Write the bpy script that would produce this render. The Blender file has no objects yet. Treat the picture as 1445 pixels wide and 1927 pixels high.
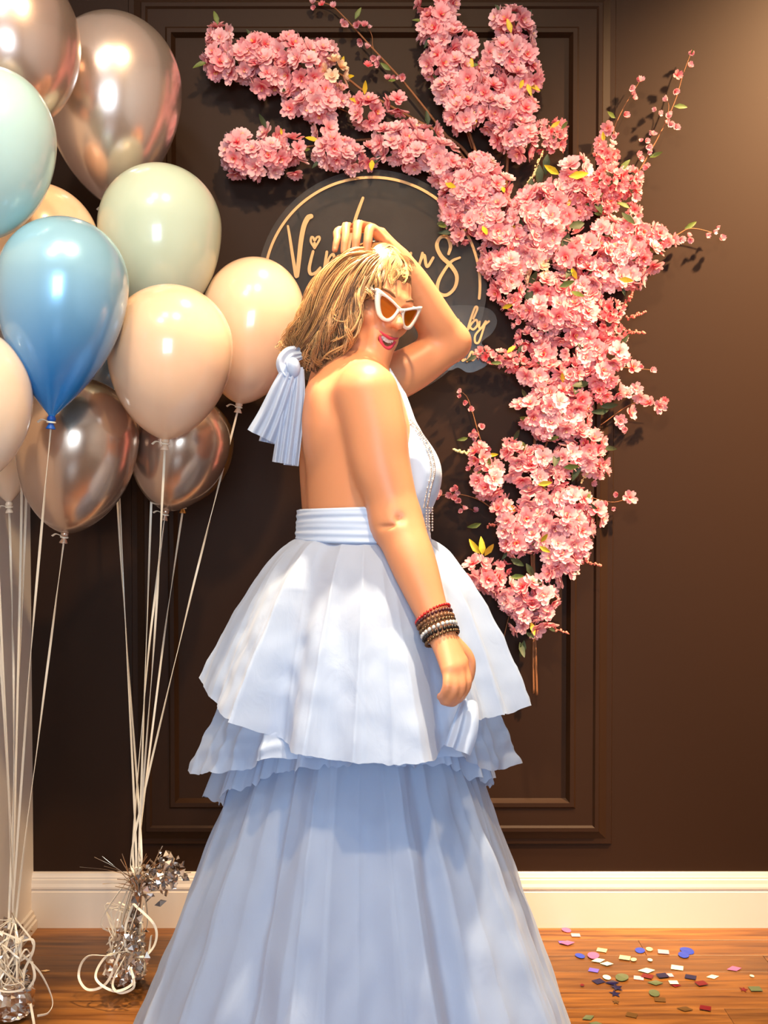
import bpy, math, random
import numpy as np
from math import sin, cos, pi, radians, sqrt

# ---------------------------------------------------------------- camera, world, lights, exposure
SC = bpy.context.scene
COL = SC.collection
W_, H_, F_ = 1445.0, 1927.0, 2000.0
PITCH = radians(1.5)
CAMZ = 1.1864
WALL = 2.83            # distance of the dark panelled wall
LEFTX = -0.942         # the pale side wall
cam_d = bpy.data.cameras.new('camera')
cam_d.sensor_fit = 'HORIZONTAL'
cam_d.sensor_width = 36.0
cam_d.lens = 36.0 * F_ / W_
cam_d.clip_start = 0.05
cam = bpy.data.objects.new('camera', cam_d)
COL.objects.link(cam)
cam.location = (0, 0, CAMZ)
cam.rotation_euler = (pi / 2 - PITCH, 0, 0)
SC.camera = cam

world = bpy.data.worlds.new('world')
SC.world = world
world.use_nodes = True
world.node_tree.nodes['Background'].inputs[0].default_value = (0.62, 0.72, 0.9, 1)
world.node_tree.nodes['Background'].inputs[1].default_value = 0.35

SC.view_settings.view_transform = 'Standard'
SC.view_settings.look = 'None'
SC.view_settings.gamma = 1.0
SC.view_settings.use_curve_mapping = False
SC.view_settings.exposure = 0.5
SC.cycles.use_denoising = True
SC.cycles.max_bounces = 8
SC.cycles.transparent_max_bounces = 24

from mathutils import Vector, Matrix
def lamp(name, kind, loc, aim, energy, color, size=0.1, size_y=None, angle=None, blend=0.4):
    d = bpy.data.lights.new(name, kind)
    d.energy = energy
    d.color = color
    if kind == 'AREA':
        d.shape = 'DISK' if size_y is None else 'RECTANGLE'
        d.size = size
        if size_y: d.size_y = size_y
    elif kind == 'SPOT':
        d.shadow_soft_size = size
        d.spot_size = radians(angle or 60)
        d.spot_blend = blend
    else:
        d.shadow_soft_size = size
    o = bpy.data.objects.new(name, d)
    COL.objects.link(o)
    o.location = loc
    o.rotation_euler = (Vector(aim) - Vector(loc)).to_track_quat('-Z', 'Y').to_euler()
    o['kind'] = 'helper'
    return o
WARM = (1.0, 0.66, 0.34)
lamp('downlight_key', 'SPOT', (0.20, 2.12, 3.22), (0.16, 2.10, 0.0), 500, (1.0, 0.78, 0.52), 0.05, angle=42, blend=0.75)
lamp('downlight_right', 'SPOT', (1.95, 1.70, 3.22), (1.25, 2.83, 1.78), 1150, WARM, 0.06, angle=58, blend=1.0)
lamp('downlight_middle', 'SPOT', (0.22, 0.80, 3.22), (-0.12, 2.45, 1.15), 150, (1.0, 0.70, 0.38), 0.06, angle=80, blend=0.8)
lamp('fill_left', 'SPOT', (-0.45, 0.75, 3.22), (-0.4, 2.4, 1.2), 50, (1.0, 0.74, 0.46), 0.06, angle=70, blend=0.9)  # added warm front fill for her face and back, not a known lamp
lamp('ceiling_panel', 'AREA', (-0.75, 0.15, 3.2), (-0.3, 2.0, 0.9), 10, (0.86, 0.93, 1.0), 0.3)
lamp('window_daylight', 'AREA', (0.1, -2.75, 1.5), (0.0, 2.0, 1.0), 78, (0.58, 0.79, 1.0), 1.5, 1.3)

# ---------------------------------------------------------------- helpers
R = random.Random(7)
def nrm(v):
    v = np.asarray(v, float); return v / np.linalg.norm(v)
FWD = np.array([0, cos(PITCH), -sin(PITCH)]); UPV = np.array([0, sin(PITCH), cos(PITCH)]); RGT = np.array([1.0, 0, 0])
CAMP = np.array([0, 0, CAMZ])
def ray(px, py):
    return FWD + RGT * (px - W_ / 2) / F_ - UPV * (py - H_ / 2) / F_
def at(px, py, Y):
    d = ray(px, py); return CAMP + d * (Y / d[1])
def on_floor(px, py, z=0.0):
    d = ray(px, py); return CAMP + d * ((z - CAMZ) / d[2])
def lin(c):
    return tuple((x / 12.92 if x <= 0.04045 else ((x + 0.055) / 1.055) ** 2.4) for x in c)
def rgb(r, g, b):
    return lin((r / 255, g / 255, b / 255)) + (1.0,)

def mat(name, color, rough=0.5, metal=0.0, **kw):
    m = bpy.data.materials.new(name); m.use_nodes = True
    b = m.node_tree.nodes['Principled BSDF']
    b.inputs['Base Color'].default_value = color
    b.inputs['Roughness'].default_value = rough
    b.inputs['Metallic'].default_value = metal
    for k, v in kw.items():
        b.inputs[k.replace('_', ' ')].default_value = v
    return m
def nodes(m):
    return m.node_tree.nodes, m.node_tree.links, m.node_tree.nodes['Principled BSDF'], m.node_tree.nodes['Material Output']
def add_noise_color(m, c1, c2, scale=5.0, detail=4, stretch=(1, 1, 1), coord='Object', rough=None):
    N, L, b, o = nodes(m)
    tc = N.new('ShaderNodeTexCoord'); mp = N.new('ShaderNodeMapping'); mp.inputs['Scale'].default_value = stretch
    nz = N.new('ShaderNodeTexNoise'); nz.inputs['Scale'].default_value = scale; nz.inputs['Detail'].default_value = detail
    rp = N.new('ShaderNodeValToRGB'); rp.color_ramp.elements[0].color = c1; rp.color_ramp.elements[1].color = c2
    rp.color_ramp.elements[0].position = 0.3; rp.color_ramp.elements[1].position = 0.7
    L.new(tc.outputs[coord], mp.inputs[0]); L.new(mp.outputs[0], nz.inputs[0]); L.new(nz.outputs[0], rp.inputs[0]); L.new(rp.outputs[0], b.inputs['Base Color'])
    return nz
def add_bump(m, scale, strength, dist=0.002, stretch=(1, 1, 1)):
    N, L, b, o = nodes(m)
    tc = N.new('ShaderNodeTexCoord'); mp = N.new('ShaderNodeMapping'); mp.inputs['Scale'].default_value = stretch
    nz = N.new('ShaderNodeTexNoise'); nz.inputs['Scale'].default_value = scale; nz.inputs['Detail'].default_value = 3
    bp = N.new('ShaderNodeBump'); bp.inputs['Strength'].default_value = strength; bp.inputs['Distance'].default_value = dist
    L.new(tc.outputs['Object'], mp.inputs[0]); L.new(mp.outputs[0], nz.inputs[0]); L.new(nz.outputs[0], bp.inputs['Height']); L.new(bp.outputs[0], b.inputs['Normal'])

def mesh_data(name, verts, faces, m=None, smooth=True):
    me = bpy.data.meshes.new(name)
    verts = np.asarray(verts, dtype=np.float32).reshape(-1, 3)
    if isinstance(faces, np.ndarray):
        k = faces.shape[1]; n = faces.shape[0]
        me.vertices.add(len(verts)); me.vertices.foreach_set('co', verts.ravel())
        me.loops.add(n * k); me.loops.foreach_set('vertex_index', faces.astype(np.int32).ravel())
        me.polygons.add(n); me.polygons.foreach_set('loop_start', np.arange(0, n * k, k, dtype=np.int32))
        me.update(calc_edges=True)
    else:
        me.from_pydata([tuple(map(float, v)) for v in verts], [], faces)
    me.validate()
    if smooth and len(me.polygons):
        me.polygons.foreach_set('use_smooth', np.ones(len(me.polygons), dtype=bool))
    if m is not None: me.materials.append(m)
    me.update()
    return me
def link(name, data, parent=None, loc=None):
    o = bpy.data.objects.new(name, data); COL.objects.link(o)
    if parent is not None: o.parent = parent
    if loc is not None: o.location = loc
    return o
def obj(name, verts, faces, m, parent=None, smooth=True, loc=None):
    """verts in world space unless loc is given; a child of a moved Empty is shifted back into its local space"""
    v = np.asarray(verts, dtype=float).reshape(-1, 3)
    if parent is not None and loc is None:
        p = parent; off = np.zeros(3)
        while p is not None:
            off += np.array(p.location); p = p.parent
        v = v - off
    return link(name, mesh_data(name, v, faces, m, smooth), parent, loc)
def tag(o, label, cat, group=None, kind=None):
    o['label'] = label; o['category'] = cat
    if group: o['group'] = group
    if kind: o['kind'] = kind
    return o
def thing(name, loc, label, cat, group=None):
    o = bpy.data.objects.new(name, None); COL.objects.link(o)
    o.empty_display_size = 0.05
    o.location = tuple(map(float, loc))
    return tag(o, label, cat, group)

class Geo:
    """collects shapes for ONE mesh"""
    def __init__(s): s.v = []; s.f = []; s.n = 0
    def add(s, v, f):
        v = np.asarray(v, float).reshape(-1, 3)
        s.v.append(v); s.f += [tuple(int(i) + s.n for i in q) for q in f]; s.n += len(v)
    def box(s, x0, x1, y0, y1, z0, z1):
        v = [(x, y, z) for x in (x0, x1) for y in (y0, y1) for z in (z0, z1)]
        s.add(v, [(0, 1, 3, 2), (4, 6, 7, 5), (0, 4, 5, 1), (2, 3, 7, 6), (0, 2, 6, 4), (1, 5, 7, 3)])
    def tube(s, pts, rad, sides=6, cap=True):
        v, f = tube_arrays(pts, rad, sides, cap); s.add(v, f)
    def ball(s, c, r, nu=10, nv=7, scale=(1, 1, 1), rot=None):
        v = []; f = []
        for i in range(nv + 1):
            t = pi * i / nv
            for j in range(nu):
                a = 2 * pi * j / nu
                v.append((sin(t) * cos(a) * scale[0], sin(t) * sin(a) * scale[1], cos(t) * scale[2]))
        for i in range(nv):
            for j in range(nu):
                f.append((i * nu + j, (i + 1) * nu + j, (i + 1) * nu + (j + 1) % nu, i * nu + (j + 1) % nu))
        v = np.array(v) * r
        if rot is not None: v = v @ np.asarray(rot).T
        s.add(v + np.asarray(c, float), f)
    def build(s, name, m, parent=None, smooth=True):
        return obj(name, np.concatenate(s.v), s.f, m, parent, smooth)
def frames(pts):
    pts = np.asarray(pts, float)
    t = np.gradient(pts, axis=0); t /= np.linalg.norm(t, axis=1)[:, None] + 1e-12
    n = np.zeros_like(t)
    ref = np.array([0, 0, 1.0]) if abs(t[0][2]) < 0.9 else np.array([1.0, 0, 0])
    a = np.cross(t[0], ref); a /= np.linalg.norm(a)
    for i in range(len(pts)):
        a = a - t[i] * a.dot(t[i]); a /= np.linalg.norm(a) + 1e-12; n[i] = a
    return t, n, np.cross(t, n)
def tube_arrays(pts, rad, sides=6, cap=True):
    pts = np.asarray(pts, float); m = len(pts)
    rad = np.broadcast_to(np.asarray(rad, float), (m,))
    t, a, b = frames(pts)
    an = 2 * pi * np.arange(sides) / sides
    v = pts[:, None, :] + rad[:, None, None] * (np.cos(an)[None, :, None] * a[:, None, :] + np.sin(an)[None, :, None] * b[:, None, :])
    f = []
    for i in range(m - 1):
        for j in range(sides):
            k = (j + 1) % sides
            f.append((i * sides + j, i * sides + k, (i + 1) * sides + k, (i + 1) * sides + j))
    if cap:
        f.append(tuple(range(sides))[::-1]); f.append(tuple((m - 1) * sides + j for j in range(sides)))
    return v.reshape(-1, 3), f
def smooth_path(pts, n=8):
    """Catmull-Rom through rows of any width"""
    p = np.asarray(pts, float)
    if len(p) < 3:
        t = np.linspace(0, 1, n + 1)[:, None]; return p[0] * (1 - t) + p[-1] * t
    q = np.vstack([2 * p[0] - p[1], p, 2 * p[-1] - p[-2]]); out = []
    for i in range(1, len(q) - 2):
        for k in range(n):
            t = k / n
            out.append(0.5 * (2 * q[i] + (q[i + 1] - q[i - 1]) * t + (2 * q[i - 1] - 5 * q[i] + 4 * q[i + 1] - q[i + 2]) * t * t + (3 * q[i] - q[i - 1] - 3 * q[i + 1] + q[i + 2]) * t ** 3))
    out.append(p[-1]); return np.array(out)
def strip(pts, width, twist=0.0, phase=0.0, thick=0.0006, side=None):
    """flat ribbon along a path, twisting; closed thin solid"""
    pts = np.asarray(pts, float); t, a, b = frames(pts); m = len(pts)
    ang = phase + twist * np.linspace(0, 1, m)
    w = a * np.cos(ang)[:, None] + b * np.sin(ang)[:, None]
    if side is not None: w = np.broadcast_to(np.asarray(side, float), pts.shape)
    nn = np.cross(t, w)
    wd = np.broadcast_to(np.asarray(width, float), (m,))[:, None] / 2
    v = np.stack([pts - w * wd + nn * thick, pts + w * wd + nn * thick, pts + w * wd - nn * thick, pts - w * wd - nn * thick], 1).reshape(-1, 3)
    f = []
    for i in range(m - 1):
        for j in range(4):
            k = (j + 1) % 4
            f.append((i * 4 + j, i * 4 + k, i * 4 + 4 + k, i * 4 + 4 + j))
    f += [(3, 2, 1, 0), tuple((m - 1) * 4 + j for j in range(4))]
    return v, f
def vcol(me, cols, name='Col'):
    a = me.color_attributes.new(name, 'FLOAT_COLOR', 'POINT')
    a.data.foreach_set('color', np.asarray(cols, dtype=np.float32).ravel())
def use_vcol(m, name='Col', var=0.0):
    N, L, b, o = nodes(m)
    at_ = N.new('ShaderNodeAttribute'); at_.attribute_name = name
    if var:
        oi = N.new('ShaderNodeObjectInfo'); hs = N.new('ShaderNodeHueSaturation')
        mr = N.new('ShaderNodeMapRange'); mr.inputs[3].default_value = 1 - var; mr.inputs[4].default_value = 1 + var
        L.new(oi.outputs['Random'], mr.inputs[0]); L.new(mr.outputs[0], hs.inputs['Saturation']); L.new(at_.outputs[0], hs.inputs['Color']); L.new(hs.outputs[0], b.inputs['Base Color'])
        return hs.outputs[0]
    L.new(at_.outputs[0], b.inputs['Base Color'])
    return at_.outputs[0]

# ---------------------------------------------------------------- room
M_dark = mat('black_satin_paint', rgb(44, 25, 11), 0.55, Specular_IOR_Level=0.16)
add_bump(M_dark, 90, 0.04, 0.001)
M_pale = mat('cream_wall_paint', rgb(246, 234, 220), 0.6)
M_white = mat('white_gloss_trim', rgb(224, 210, 194), 0.35)
M_ceil = mat('ceiling_paint', rgb(235, 230, 222), 0.8)
M_wood = mat('oak_floor_board', rgb(150, 84, 34), 0.33)
N, L, b, o = nodes(M_wood)
tc = N.new('ShaderNodeTexCoord'); mp = N.new('ShaderNodeMapping'); mp.inputs['Scale'].default_value = (1.2, 16, 1)
oi = N.new('ShaderNodeObjectInfo'); va = N.new('ShaderNodeVectorMath'); va.operation = 'ADD'
sc_ = N.new('ShaderNodeVectorMath'); sc_.operation = 'SCALE'; sc_.inputs['Scale'].default_value = 37.0
cx_ = N.new('ShaderNodeCombineXYZ')
L.new(oi.outputs['Random'], cx_.inputs[0]); L.new(oi.outputs['Random'], cx_.inputs[1]); L.new(cx_.outputs[0], sc_.inputs[0])
L.new(tc.outputs['Object'], mp.inputs[0]); L.new(mp.outputs[0], va.inputs[0]); L.new(sc_.outputs[0], va.inputs[1])
nz = N.new('ShaderNodeTexNoise'); nz.inputs['Scale'].default_value = 3.0; nz.inputs['Detail'].default_value = 7; nz.inputs['Distortion'].default_value = 0.6
L.new(va.outputs[0], nz.inputs[0])
rp = N.new('ShaderNodeValToRGB')
rp.color_ramp.elements[0].color = rgb(88, 48, 18); rp.color_ramp.elements[1].color = rgb(160, 102, 44)
rp.color_ramp.elements[0].position = 0.3; rp.color_ramp.elements[1].position = 0.72
L.new(nz.outputs[0], rp.inputs[0])
hs = N.new('ShaderNodeHueSaturation'); mr = N.new('ShaderNodeMapRange'); mr.inputs[3].default_value = 0.62; mr.inputs[4].default_value = 1.25
L.new(oi.outputs['Random'], mr.inputs[0]); L.new(mr.outputs[0], hs.inputs['Value']); L.new(rp.outputs[0], hs.inputs['Color']); L.new(hs.outputs[0], b.inputs['Base Color'])
M_gap = mat('floor_joint', rgb(60, 32, 14), 0.8)

RX, FY, CZ = 2.4, -2.6, 3.28
def struct(name, label, cat, g, m, smooth=False):
    o = g.build(name, m, None, smooth)
    return tag(o, label, cat, kind='structure')
g = Geo(); g.box(LEFTX - 0.1, RX + 0.1, FY - 0.1, WALL + 0.1, -0.06, -0.004)
floor = struct('floor', 'warm brown oak plank floor under the woman and balloons', 'floor', g, M_gap)
g = Geo(); g.box(LEFTX - 0.1, RX + 0.1, WALL, WALL + 0.1, -0.05, CZ)
wall_back = struct('wall_back', 'black satin painted wall behind the woman with a raised rectangular panel', 'wall', g, M_dark)
g = Geo(); g.box(LEFTX - 0.1, LEFTX, FY, WALL, -0.05, CZ)
wall_left = struct('wall_left', 'pale cream side wall behind the balloon strings', 'wall', g, M_pale)
g = Geo(); g.box(RX, RX + 0.1, FY, WALL, -0.05, CZ)
struct('wall_right', 'cream side wall on the far side of the room', 'wall', g, M_pale)
g = Geo()
wx0, wx1, wz0, wz1 = -0.65, 0.85, 0.85, 2.15
g.box(LEFTX, wx0, FY - 0.1, FY, -0.05, CZ); g.box(wx1, RX, FY - 0.1, FY, -0.05, CZ)
g.box(wx0, wx1, FY - 0.1, FY, -0.05, wz0); g.box(wx0, wx1, FY - 0.1, FY, wz1, CZ)
struct('wall_front', 'cream wall with a daylight window opposite the black wall', 'wall', g, M_pale)
g = Geo()
for a in (wx0, wx1 - 0.05, (wx0 + wx1) / 2 - 0.02): g.box(a, a + 0.05, FY - 0.08, FY + 0.02, wz0, wz1)
for a in (wz0, wz1 - 0.05): g.box(wx0, wx1, FY - 0.08, FY + 0.02, a, a + 0.05)
struct('window_1', 'white framed window letting daylight into the room', 'window', g, M_white)
g = Geo(); g.box(LEFTX - 0.1, RX + 0.1, FY - 0.1, WALL + 0.1, CZ, CZ + 0.08)
struct('ceiling', 'plain off-white ceiling above the room', 'ceiling', g, M_ceil)

# floor boards: each plank its own piece
rw = 0.0905; row = 0; y = WALL - 0.002; plank_cache = {}
while y > FY + 0.05:
    w = rw if y > 0.9 else 0.45          # past the frame the boards are laid as wide strips
    y0 = max(FY, y - w)
    x = LEFTX + 0.002 - (0.0 if w > rw else R.uniform(0.1, 0.9))
    if row == 4: x = 0.325 - 1.15 - 0.002
    while x < RX:
        ln = R.uniform(0.75, 1.25) if w == rw else RX - LEFTX
        if row == 4 and x < 0.2: ln = 1.15
        xa, xb = max(x, LEFTX), min(x + ln, RX)
        if xb - xa > 0.02:
            g = Geo(); e = 0.0005
            x0, x1, ya, yb = xa + 0.0004, xb - 0.0004, y0 + 0.0004, y - 0.0004
            top = R.uniform(-0.0003, 0)
            v = [(x0, ya, -0.01), (x1, ya, -0.01), (x1, yb, -0.01), (x0, yb, -0.01), (x0, ya, top - e), (x1, ya, top - e), (x1, yb, top - e), (x0, yb, top - e),
                 (x0 + e, ya + e, top), (x1 - e, ya + e, top), (x1 - e, yb - e, top), (x0 + e, yb - e, top)]
            g.add(v, [(0, 1, 5, 4), (1, 2, 6, 5), (2, 3, 7, 6), (3, 0, 4, 7), (4, 5, 9, 8), (5, 6, 10, 9), (6, 7, 11, 10), (7, 4, 8, 11), (8, 9, 10, 11)])
            g.build('plank', M_wood, floor, False)
        x += ln
    y = y0; row += 1

# baseboard profile run along X on the dark wall
def run_profile(prof, x0, x1, wall_y, sgn=-1):
    v = []; n = len(prof)
    for x in (x0, x1):
        for d, z in prof: v.append((x, wall_y + sgn * d, z))
    f = [(i, (i + 1) % n, n + (i + 1) % n, n + i) for i in range(n)]
    f += [tuple(range(n))[::-1], tuple(range(n, 2 * n))]
    return v, f
prof = [(0, 0), (0.019, 0), (0.019, 0.096), (0.0155, 0.0985), (0.0155, 0.102), (0.019, 0.105), (0.019, 0.110), (0.016, 0.118), (0.015, 0.128), (0.0125, 0.130), (0.0125, 0.134), (0.010, 0.138), (0.008, 0.144), (0.0, 0.146)]
v, f = run_profile(prof, LEFTX, RX, WALL)
g = Geo(); g.add(v, f)
struct('baseboard_back', 'white moulded baseboard along the foot of the black wall', 'baseboard', g, M_white)
pl = [(0, 0), (0.016, 0), (0.016, 0.022), (0.012, 0.026), (0.012, 0.034), (0.007, 0.038), (0.006, 0.047), (0, 0.05)]
v = []
n = len(pl)
for yy in (FY, WALL - 0.02):
    for d, z in pl: v.append((LEFTX + d, yy, z))
g = Geo(); g.add(v, [(i, (i + 1) % n, n + (i + 1) % n, n + i) for i in range(n)] + [tuple(range(n))[::-1], tuple(range(n, 2 * n))])
struct('baseboard_left', 'low white moulded skirting at the foot of the cream side wall', 'baseboard', g, M_white)

# raised picture-frame panel on the dark wall: two mitred frames of four pieces
def mould(x0, x1, z0, z1, wd, prof_):
    """profile points (across 0..1, proud) ; four mitred pieces"""
    for side in range(4):
        v = []
        for end in range(2):
            for t, d in prof_:
                o_ = t * wd
                if side in (0, 1):      # left, right
                    x = x0 + o_ if side == 0 else x1 - o_
                    z = z0 + o_ if end == 0 else z1 - o_
                else:
                    z = z0 + o_ if side == 2 else z1 - o_
                    x = x0 + o_ if end == 0 else x1 - o_
                v.append((x, WALL - d, z))
        k = len(prof_)
        f = [(i, i + 1, k + i + 1, k + i) for i in range(k - 1)] + [tuple(range(k)), tuple(range(k, 2 * k)), (0, k, 2 * k - 1, k - 1)]
        obj('panel_moulding', v, f, M_dark, wall_back, False)
def wz(py): return at(700, py, WALL)[2]
def wx(px): return at(px, 900, WALL)[0]
X0, X1, Z0, Z1 = wx(272), wx(1129), wz(1563), wz(8)
mould(X0 - 0.036, X1 + 0.036, Z0 - 0.036, Z1 + 0.036, 0.036, [(0, 0), (0.08, 0.006), (0.45, 0.006), (0.9, 0.010), (1, 0.013)])
mould(X0, X1, Z0, Z1, 0.088, [(0, 0.013), (0.03, 0.017), (0.14, 0.017), (0.2, 0.012), (0.72, 0.012), (0.78, 0.016), (0.9, 0.016), (0.96, 0.006), (1, 0.0)])

# ---------------------------------------------------------------- balloons
def latex(name, c, tr=0.25, rough=0.22):
    m = mat(name, c, rough, 0.0, Coat_Weight=0.5, Coat_Roughness=0.08, Subsurface_Weight=0.35, Subsurface_Scale=0.03)
    m.node_tree.nodes['Principled BSDF'].inputs['Subsurface Radius'].default_value = (1, 0.8, 0.7)
    return m
def chrome(name, c, rough=0.24):
    return mat(name, c, rough, 0.82, Coat_Weight=0.35, Coat_Roughness=0.06)
M_bal = {
    'rose': chrome('chrome_rose_silver', rgb(214, 188, 174), 0.26),
    'silver': chrome('chrome_silver', rgb(226, 206, 194), 0.24),
    'gold': chrome('chrome_gold', rgb(214, 160, 86), 0.24),
    'bronze': chrome('chrome_champagne', rgb(205, 178, 158), 0.22),
    'aqua': latex('pale_aqua_latex', rgb(176, 208, 210)),
    'mint': latex('pale_mint_latex', rgb(188, 204, 186)),
    'peach': latex('peach_latex', rgb(242, 202, 168)),
    'cream': latex('cream_latex', rgb(244, 218, 190)),
    'slate': latex('slate_blue_latex', rgb(120, 140, 160)),
}
mb = mat('blue_pearl_latex', rgb(96, 168, 216), 0.24, 0.25, Coat_Weight=0.6, Coat_Roughness=0.06)
M_bal['blue'] = mb
N, L, b, o = nodes(mb)      # stretched latex thins and pales across the belly, stays saturated at the neck
tc = N.new('ShaderNodeTexCoord'); sx = N.new('ShaderNodeSeparateXYZ'); mr = N.new('ShaderNodeMapRange')
mr.inputs[1].default_value = -0.2; mr.inputs[2].default_value = 0.02
rp = N.new('ShaderNodeValToRGB'); rp.color_ramp.elements[0].color = rgb(24, 134, 214); rp.color_ramp.elements[1].color = rgb(150, 198, 222)
L.new(tc.outputs['Object'], sx.inputs[0]); L.new(sx.outputs[2], mr.inputs[0]); L.new(mr.outputs[0], rp.inputs[0]); L.new(rp.outputs[0], b.inputs['Base Color'])
M_knot_blue = mat('deep_blue_latex', rgb(16, 84, 170), 0.4)
M_ribbon = mat('cream_curling_ribbon', rgb(244, 230, 206), 0.35, 0.0, Coat_Weight=0.3)

TIE_A = at(258, 1560, 2.43)      # where the right-hand bunch of ribbons gathers
TIE_B = at(22, 1715, 2.36)       # left-hand bunch
# name, mat, px, py, radius px, knot px, py, depth, taper exponent, up-stretch, bunch, ribbon end px shift, label
BALLOONS = [
    ('rose', 22, 72, 124, 40, 245, 2.22, 0.62, 1.10, 'B', 'rose-silver chrome balloon cut off by the top left corner of the picture'),
    ('silver', 214, 166, 125, 204, 386, 2.50, 0.78, 1.08, 'A', 'large silver chrome balloon highest of the right-hand bunch, behind a mint one'),
    ('aqua', -14, 268, 115, -32, 452, 2.02, 0.62, 1.18, 'B', 'pale aqua balloon at the left edge below the rose chrome one'),
    ('peach', 72, 462, 112, 60, 660, 2.33, 0.62, 1.02, 'B', 'peach balloon almost hidden behind the pale aqua and blue balloons'),
    ('blue', 119, 533, 120, 97, 787, 2.04, 0.98, 1.02, 'B', 'pear-shaped sky blue pearl balloon with dark blue knot'),
    ('mint', 301, 428, 114, 296, 612, 2.40, 0.60, 1.02, 'A', 'pale mint balloon below the large silver chrome balloon'),
    ('peach', 321, 652, 116, 311, 828, 2.20, 0.64, 0.99, 'A', 'peach balloon in front of the mint balloon, knot hanging over chrome'),
    ('peach', 476, 595, 97, 450, 760, 2.46, 0.60, 1.13, 'A', 'peach balloon farthest right, tucked behind the woman\'s hair'),
    ('cream', -52, 735, 108, -30, 905, 1.98, 0.70, 1.07, 'B', 'cream pearl balloon cut by the left edge below the blue balloon'),
    ('bronze', 147, 826, 112, 122, 1004, 2.27, 0.60, 1.03, 'B', 'champagne chrome balloon directly below the blue pear-shaped balloon'),
    ('bronze', 340, 830, 92, 312, 962, 2.42, 0.62, 1.0, 'A', 'smaller champagne chrome balloon half hidden under the front peach balloon'),
    ('gold', 354, 832, 85, 345, 950, 2.69, 0.60, 1.0, 'A', 'gold chrome balloon showing only a rim behind the smaller champagne one'),
    ('slate', 206, 700, 72, 212, 800, 2.66, 0.62, 1.0, 'A', 'slate blue balloon glimpsed between the blue and front peach balloons'),
    ('cream', 10, 830, 60, 17, 948, 2.40, 0.95, 1.0, 'B', 'cream balloon with long pointed neck behind the left edge pearl balloon'),
]
def balloon_mesh(Rr, up, down, ex, m):
    prof = []
    nu = 26
    for i in range(nu):
        t = pi / 2 * i / (nu - 1); prof.append((Rr * sin(t), Rr * up * cos(t)))
    for i in range(1, nu + 1):
        s = 1 - (1 - i / nu) ** 1.6
        prof.append((max(Rr * (1 - s ** 2.1) ** ex, 0.006), -down * s))
    k = 48; v = [(0, 0, prof[0][1])]; f = []
    for r, z in prof[1:]:
        for j in range(k):
            a = 2 * pi * j / k; v.append((r * cos(a), r * sin(a), z))
    for j in range(k): f.append((0, 1 + j, 1 + (j + 1) % k))
    for i in range(len(prof) - 2):
        for j in range(k):
            a0 = 1 + i * k; f.append((a0 + j, a0 + k + j, a0 + k + (j + 1) % k, a0 + (j + 1) % k))
    f.append(tuple(1 + (len(prof) - 2) * k + j for j in range(k))[::-1])
    return mesh_data('balloon', v, f, m)
BAL = []
for i, (mk, px, py, rp_, kx, ky, Y, ex, up, bunch, label) in enumerate(BALLOONS):
    c = at(px, py, Y); kn = at(kx, ky, Y)
    Rr = rp_ * Y / F_
    ax = c - kn; down = np.linalg.norm(ax); ax /= down
    o = link('balloon', balloon_mesh(Rr, up, down, ex, M_bal[mk]), None, tuple(c))
    q = Vector((0, 0, 1)).rotation_difference(Vector(ax)); o.rotation_euler = q.to_euler()
    tag(o, label, 'balloon', 'helium balloons in the two bunches')
    inv = Matrix.Translation(o.location) @ q.to_matrix().to_4x4(); inv.invert()
    BAL.append((c, Rr, down, kn, ax))
    # knot and flared lip
    g = Geo()
    pr = [(0.0065, 0.004), (0.0085, 0.0), (0.0085, -0.004), (0.005, -0.007), (0.005, -0.011), (0.009, -0.019), (0.0095, -0.021), (0.007, -0.020), (0.003, -0.012)]
    k = 12; v = []; f = []
    for r, z in pr:
        for j in range(k):
            a = 2 * pi * j / k; v.append((r * cos(a), r * sin(a), z - down))
    for a_ in range(len(pr) - 1):
        for j in range(k): f.append((a_ * k + j, a_ * k + k + j, a_ * k + k + (j + 1) % k, a_ * k + (j + 1) % k))
    g.add(v, f)
    ko = link('knot', mesh_data('knot', np.concatenate(g.v), g.f, M_knot_blue if mk == 'blue' else M_bal[mk]), o)
    # ribbon: a loop at the knot and the long tail to the weight
    tie = TIE_A if bunch == 'A' else TIE_B
    tie = tie + np.array([R.uniform(-0.008, 0.008), R.uniform(-0.008, 0.008), R.uniform(-0.02, 0.02)])
    st = kn - ax * 0.008
    mid = st * 0.5 + tie * 0.5 + np.array([R.uniform(-0.006, 0.006), R.uniform(-0.01, 0.01), 0])
    if BAL[-1][0][0] < 0 and mk == 'rose': mid[1] += 0.02
    pts = smooth_path([st, st * 0.75 + tie * 0.25 + (mid - st * 0.5 - tie * 0.5) * 0.7, mid, tie, tie - np.array([R.uniform(-.006, .006), R.uniform(-.006, .006), 0.09])], 14)
    v1, f1 = strip(pts, 0.0048, twist=R.uniform(5, 11), phase=R.uniform(0, 3))
    g = Geo(); g.add(v1, f1)
    an = np.linspace(0, 2 * pi, 15); e1 = nrm(np.cross(ax, [0.3, 1, 0.1])); e2 = np.cross(ax, e1)
    lp = [st + 0.0075 * (cos(a) * e1 + sin(a) * e2) for a in an]; g.tube(lp, 0.0018, 5)
    lp = smooth_path([st, st + e1 * 0.02 + ax * 0.004, st + e1 * 0.03 - ax * 0.002], 5); v1, f1 = strip(lp, 0.0045, 0.6); g.add(v1, f1)
    V = np.concatenate(g.v); im = np.array(inv); V = V @ im[:3, :3].T + im[:3, 3]
    link('ribbon', mesh_data('ribbon', V, g.f, M_ribbon, False), o)
for i in range(len(BAL)):
    for j in range(i):
        d = np.linalg.norm(BAL[i][0] - BAL[j][0]) - BAL[i][1] - BAL[j][1]
        if d < -0.004: print('balloons touch', i, j, round(float(d), 3))

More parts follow.
